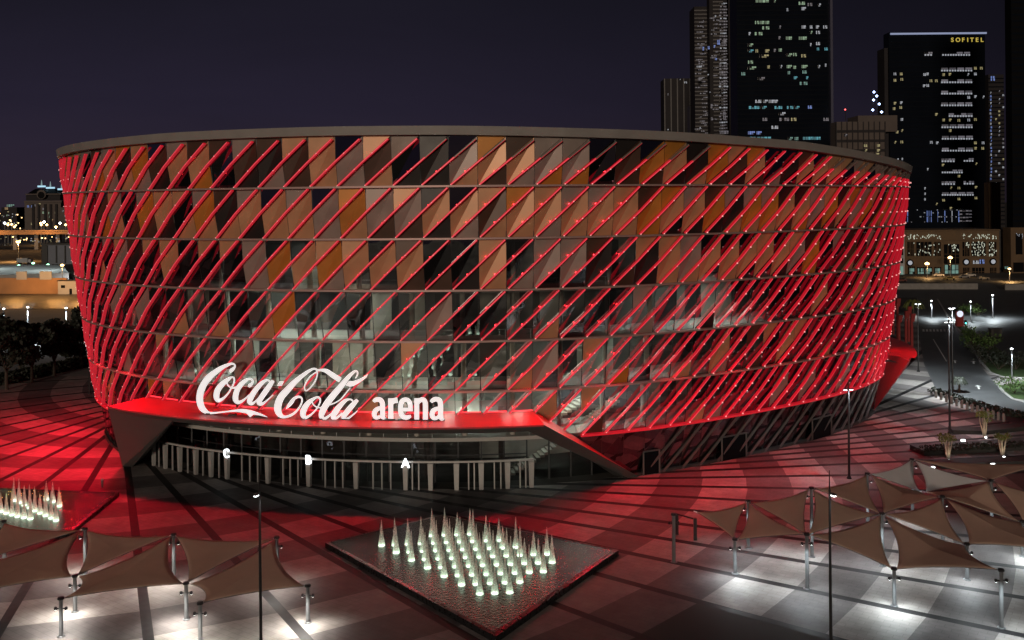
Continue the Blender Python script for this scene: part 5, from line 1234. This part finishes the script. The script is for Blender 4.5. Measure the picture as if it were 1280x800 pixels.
b = MB(); c = at(89, 367); b.box((c.x, c.y, 2.6), (8, 5, 5.2)); o = tag(b.build('site_cabin', M['white_wall']), 'small white site cabin at the end of the sandstone wall', 'cabin'); b = MB(); b.box((c.x, c.y, 5.3), (8.6, 5.6, .3)); b.build('roof', M['dark_render'], o); b = MB(); b.box((c.x+1, c.y-2.53, 1.1), (1, .06, 2.1)); b.box((c.x-2, c.y-2.53, 3), (1.6, .06, 1.1)); b.build('door', M['black'], o)
GL2 = 'lamps of the far left roads'
for x, by, ty, key, pw, lab in ((23, 327, 302.5, 'lamp_warm', 60000, 'orange street lamp left of the blue grey warehouse'), (70, 306, 283.5, 'lamp_warm', 90000, 'bright orange street lamp above the warehouse'), (78, 359, 331.5, 'lamp_warm', 5000, 'orange lamp on a pale pole below the warehouse'), (101, 356, 331, 'lamp_white', 20000, 'white lamp touching the left edge of the arena'), (23.5, 344, 332, 'lamp_green', 12000, 'leftmost green yard lamp'), (41.5, 340, 329, 'lamp_green', 8000, 'middle green yard lamp'), (60, 342, 331, 'lamp_green', 12000, 'rightmost green yard lamp')):
    street_lamp(x, by, ty, lab, GL2, key, pw, (1, .5, .16) if key == 'lamp_warm' else (.7, 1, .85) if key == 'lamp_green' else COOL, 1.3 if ty < 310 else .8)
for n_, (x, y) in enumerate(((6, 279), (10, 281), (14.5, 280.5), (51, 279), (55, 277.5), (58.5, 281), (51.5, 281), (18, 283.5), (75, 279), (82, 281), (87, 280), (92, 275.5), (98, 275))):
    c = atd(x, y, 900); t = thing('street_lamp', ['leftmost far lamp at the horizon', 'second far lamp from the left edge', 'third far lamp from the left edge', 'far lamp under the arched block, upper left', 'far lamp under the arched block, topmost', 'far lamp under the arched block, right', 'far lamp under the arched block, lower left', 'low far lamp between the first groups', 'far lamp right of the bright orange lamp', 'far lamp below the grey white block', 'far lamp right below the grey white block', 'far lamp against the arena edge, left', 'far lamp against the arena edge, right'][n_], 'street lamp', (c.x, 900, 0), 'far lamps at the horizon'); b = MB(); b.tube((c.x, 900, 0), (c.x, 900, c.z), .3, .2, 5); b.build('pole', M['post'], t); b = MB(); b.lathe(c, [(0, 1.3), (1.3, 0), (0, -1.3)], 8); b.build('lamp_globe', M['lamp_warm'] if n_ % 4 else M['lamp_white'], t)
for n_, (x, by, ty, lab) in enumerate(((35, 424, 384, 'white lamp post left in the pale lot'), (83, 428, 385, 'white lamp post in the middle of the pale lot'), (5, 420, 386, 'white lamp post of the pale lot by the left photo edge'))):
    street_lamp(x, by, ty, lab, 'lamp posts of the pale lot', 'lamp_white', 15000, COOL, .3)
for x, y in ((20, 372), (70, 372), (100, 374)):
    p = at(x, y); lamp('POINT', 'fill_glow', p+Vector((0, 0, 9)), 7000, (1, .45, .12), None, .5)
for xx_, yy_, zz_, pw_, c_ in ((-470, 742, 22, 15000, (1, .5, .18)), (-420, 742, 22, 15000, (1, .5, .18)), (-375, 742, 22, 15000, (1, .5, .18)), (-420, 640, 14, 26000, (1, .45, .15)), (-250, 440, 17, 12000, (.85, 1, .95)), (-215, 430, 17, 9000, (.85, 1, .95))):
    lamp('POINT', 'fill_glow', (xx_, yy_, zz_), pw_, c_, None, .6)  # fill lights without fixtures, added to brighten flyover and yard
t = thing('truck', 'small white truck lit in the yard between the green lamps', 'truck', at(31, 329.5)); p = at(31, 329.5); b = MB(); b.box(p+Vector((-1, 0, 2.0)), (6.5, 2.6, 2.8)); b.build('cargo_box', M['white_sign'] if False else M['white_wall'], t); b = MB(); b.box(p+Vector((3.4, 0, 1.5)), (2, 2.4, 2.2), taper=.9); b.build('cab', M['white_wall'], t)
for x in (-3, 3): b = MB(); b.tube(p+Vector((x, -1.3, .5)), p+Vector((x, 1.3, .5)), .5, n=10); b.build('wheel', M['black'], t)
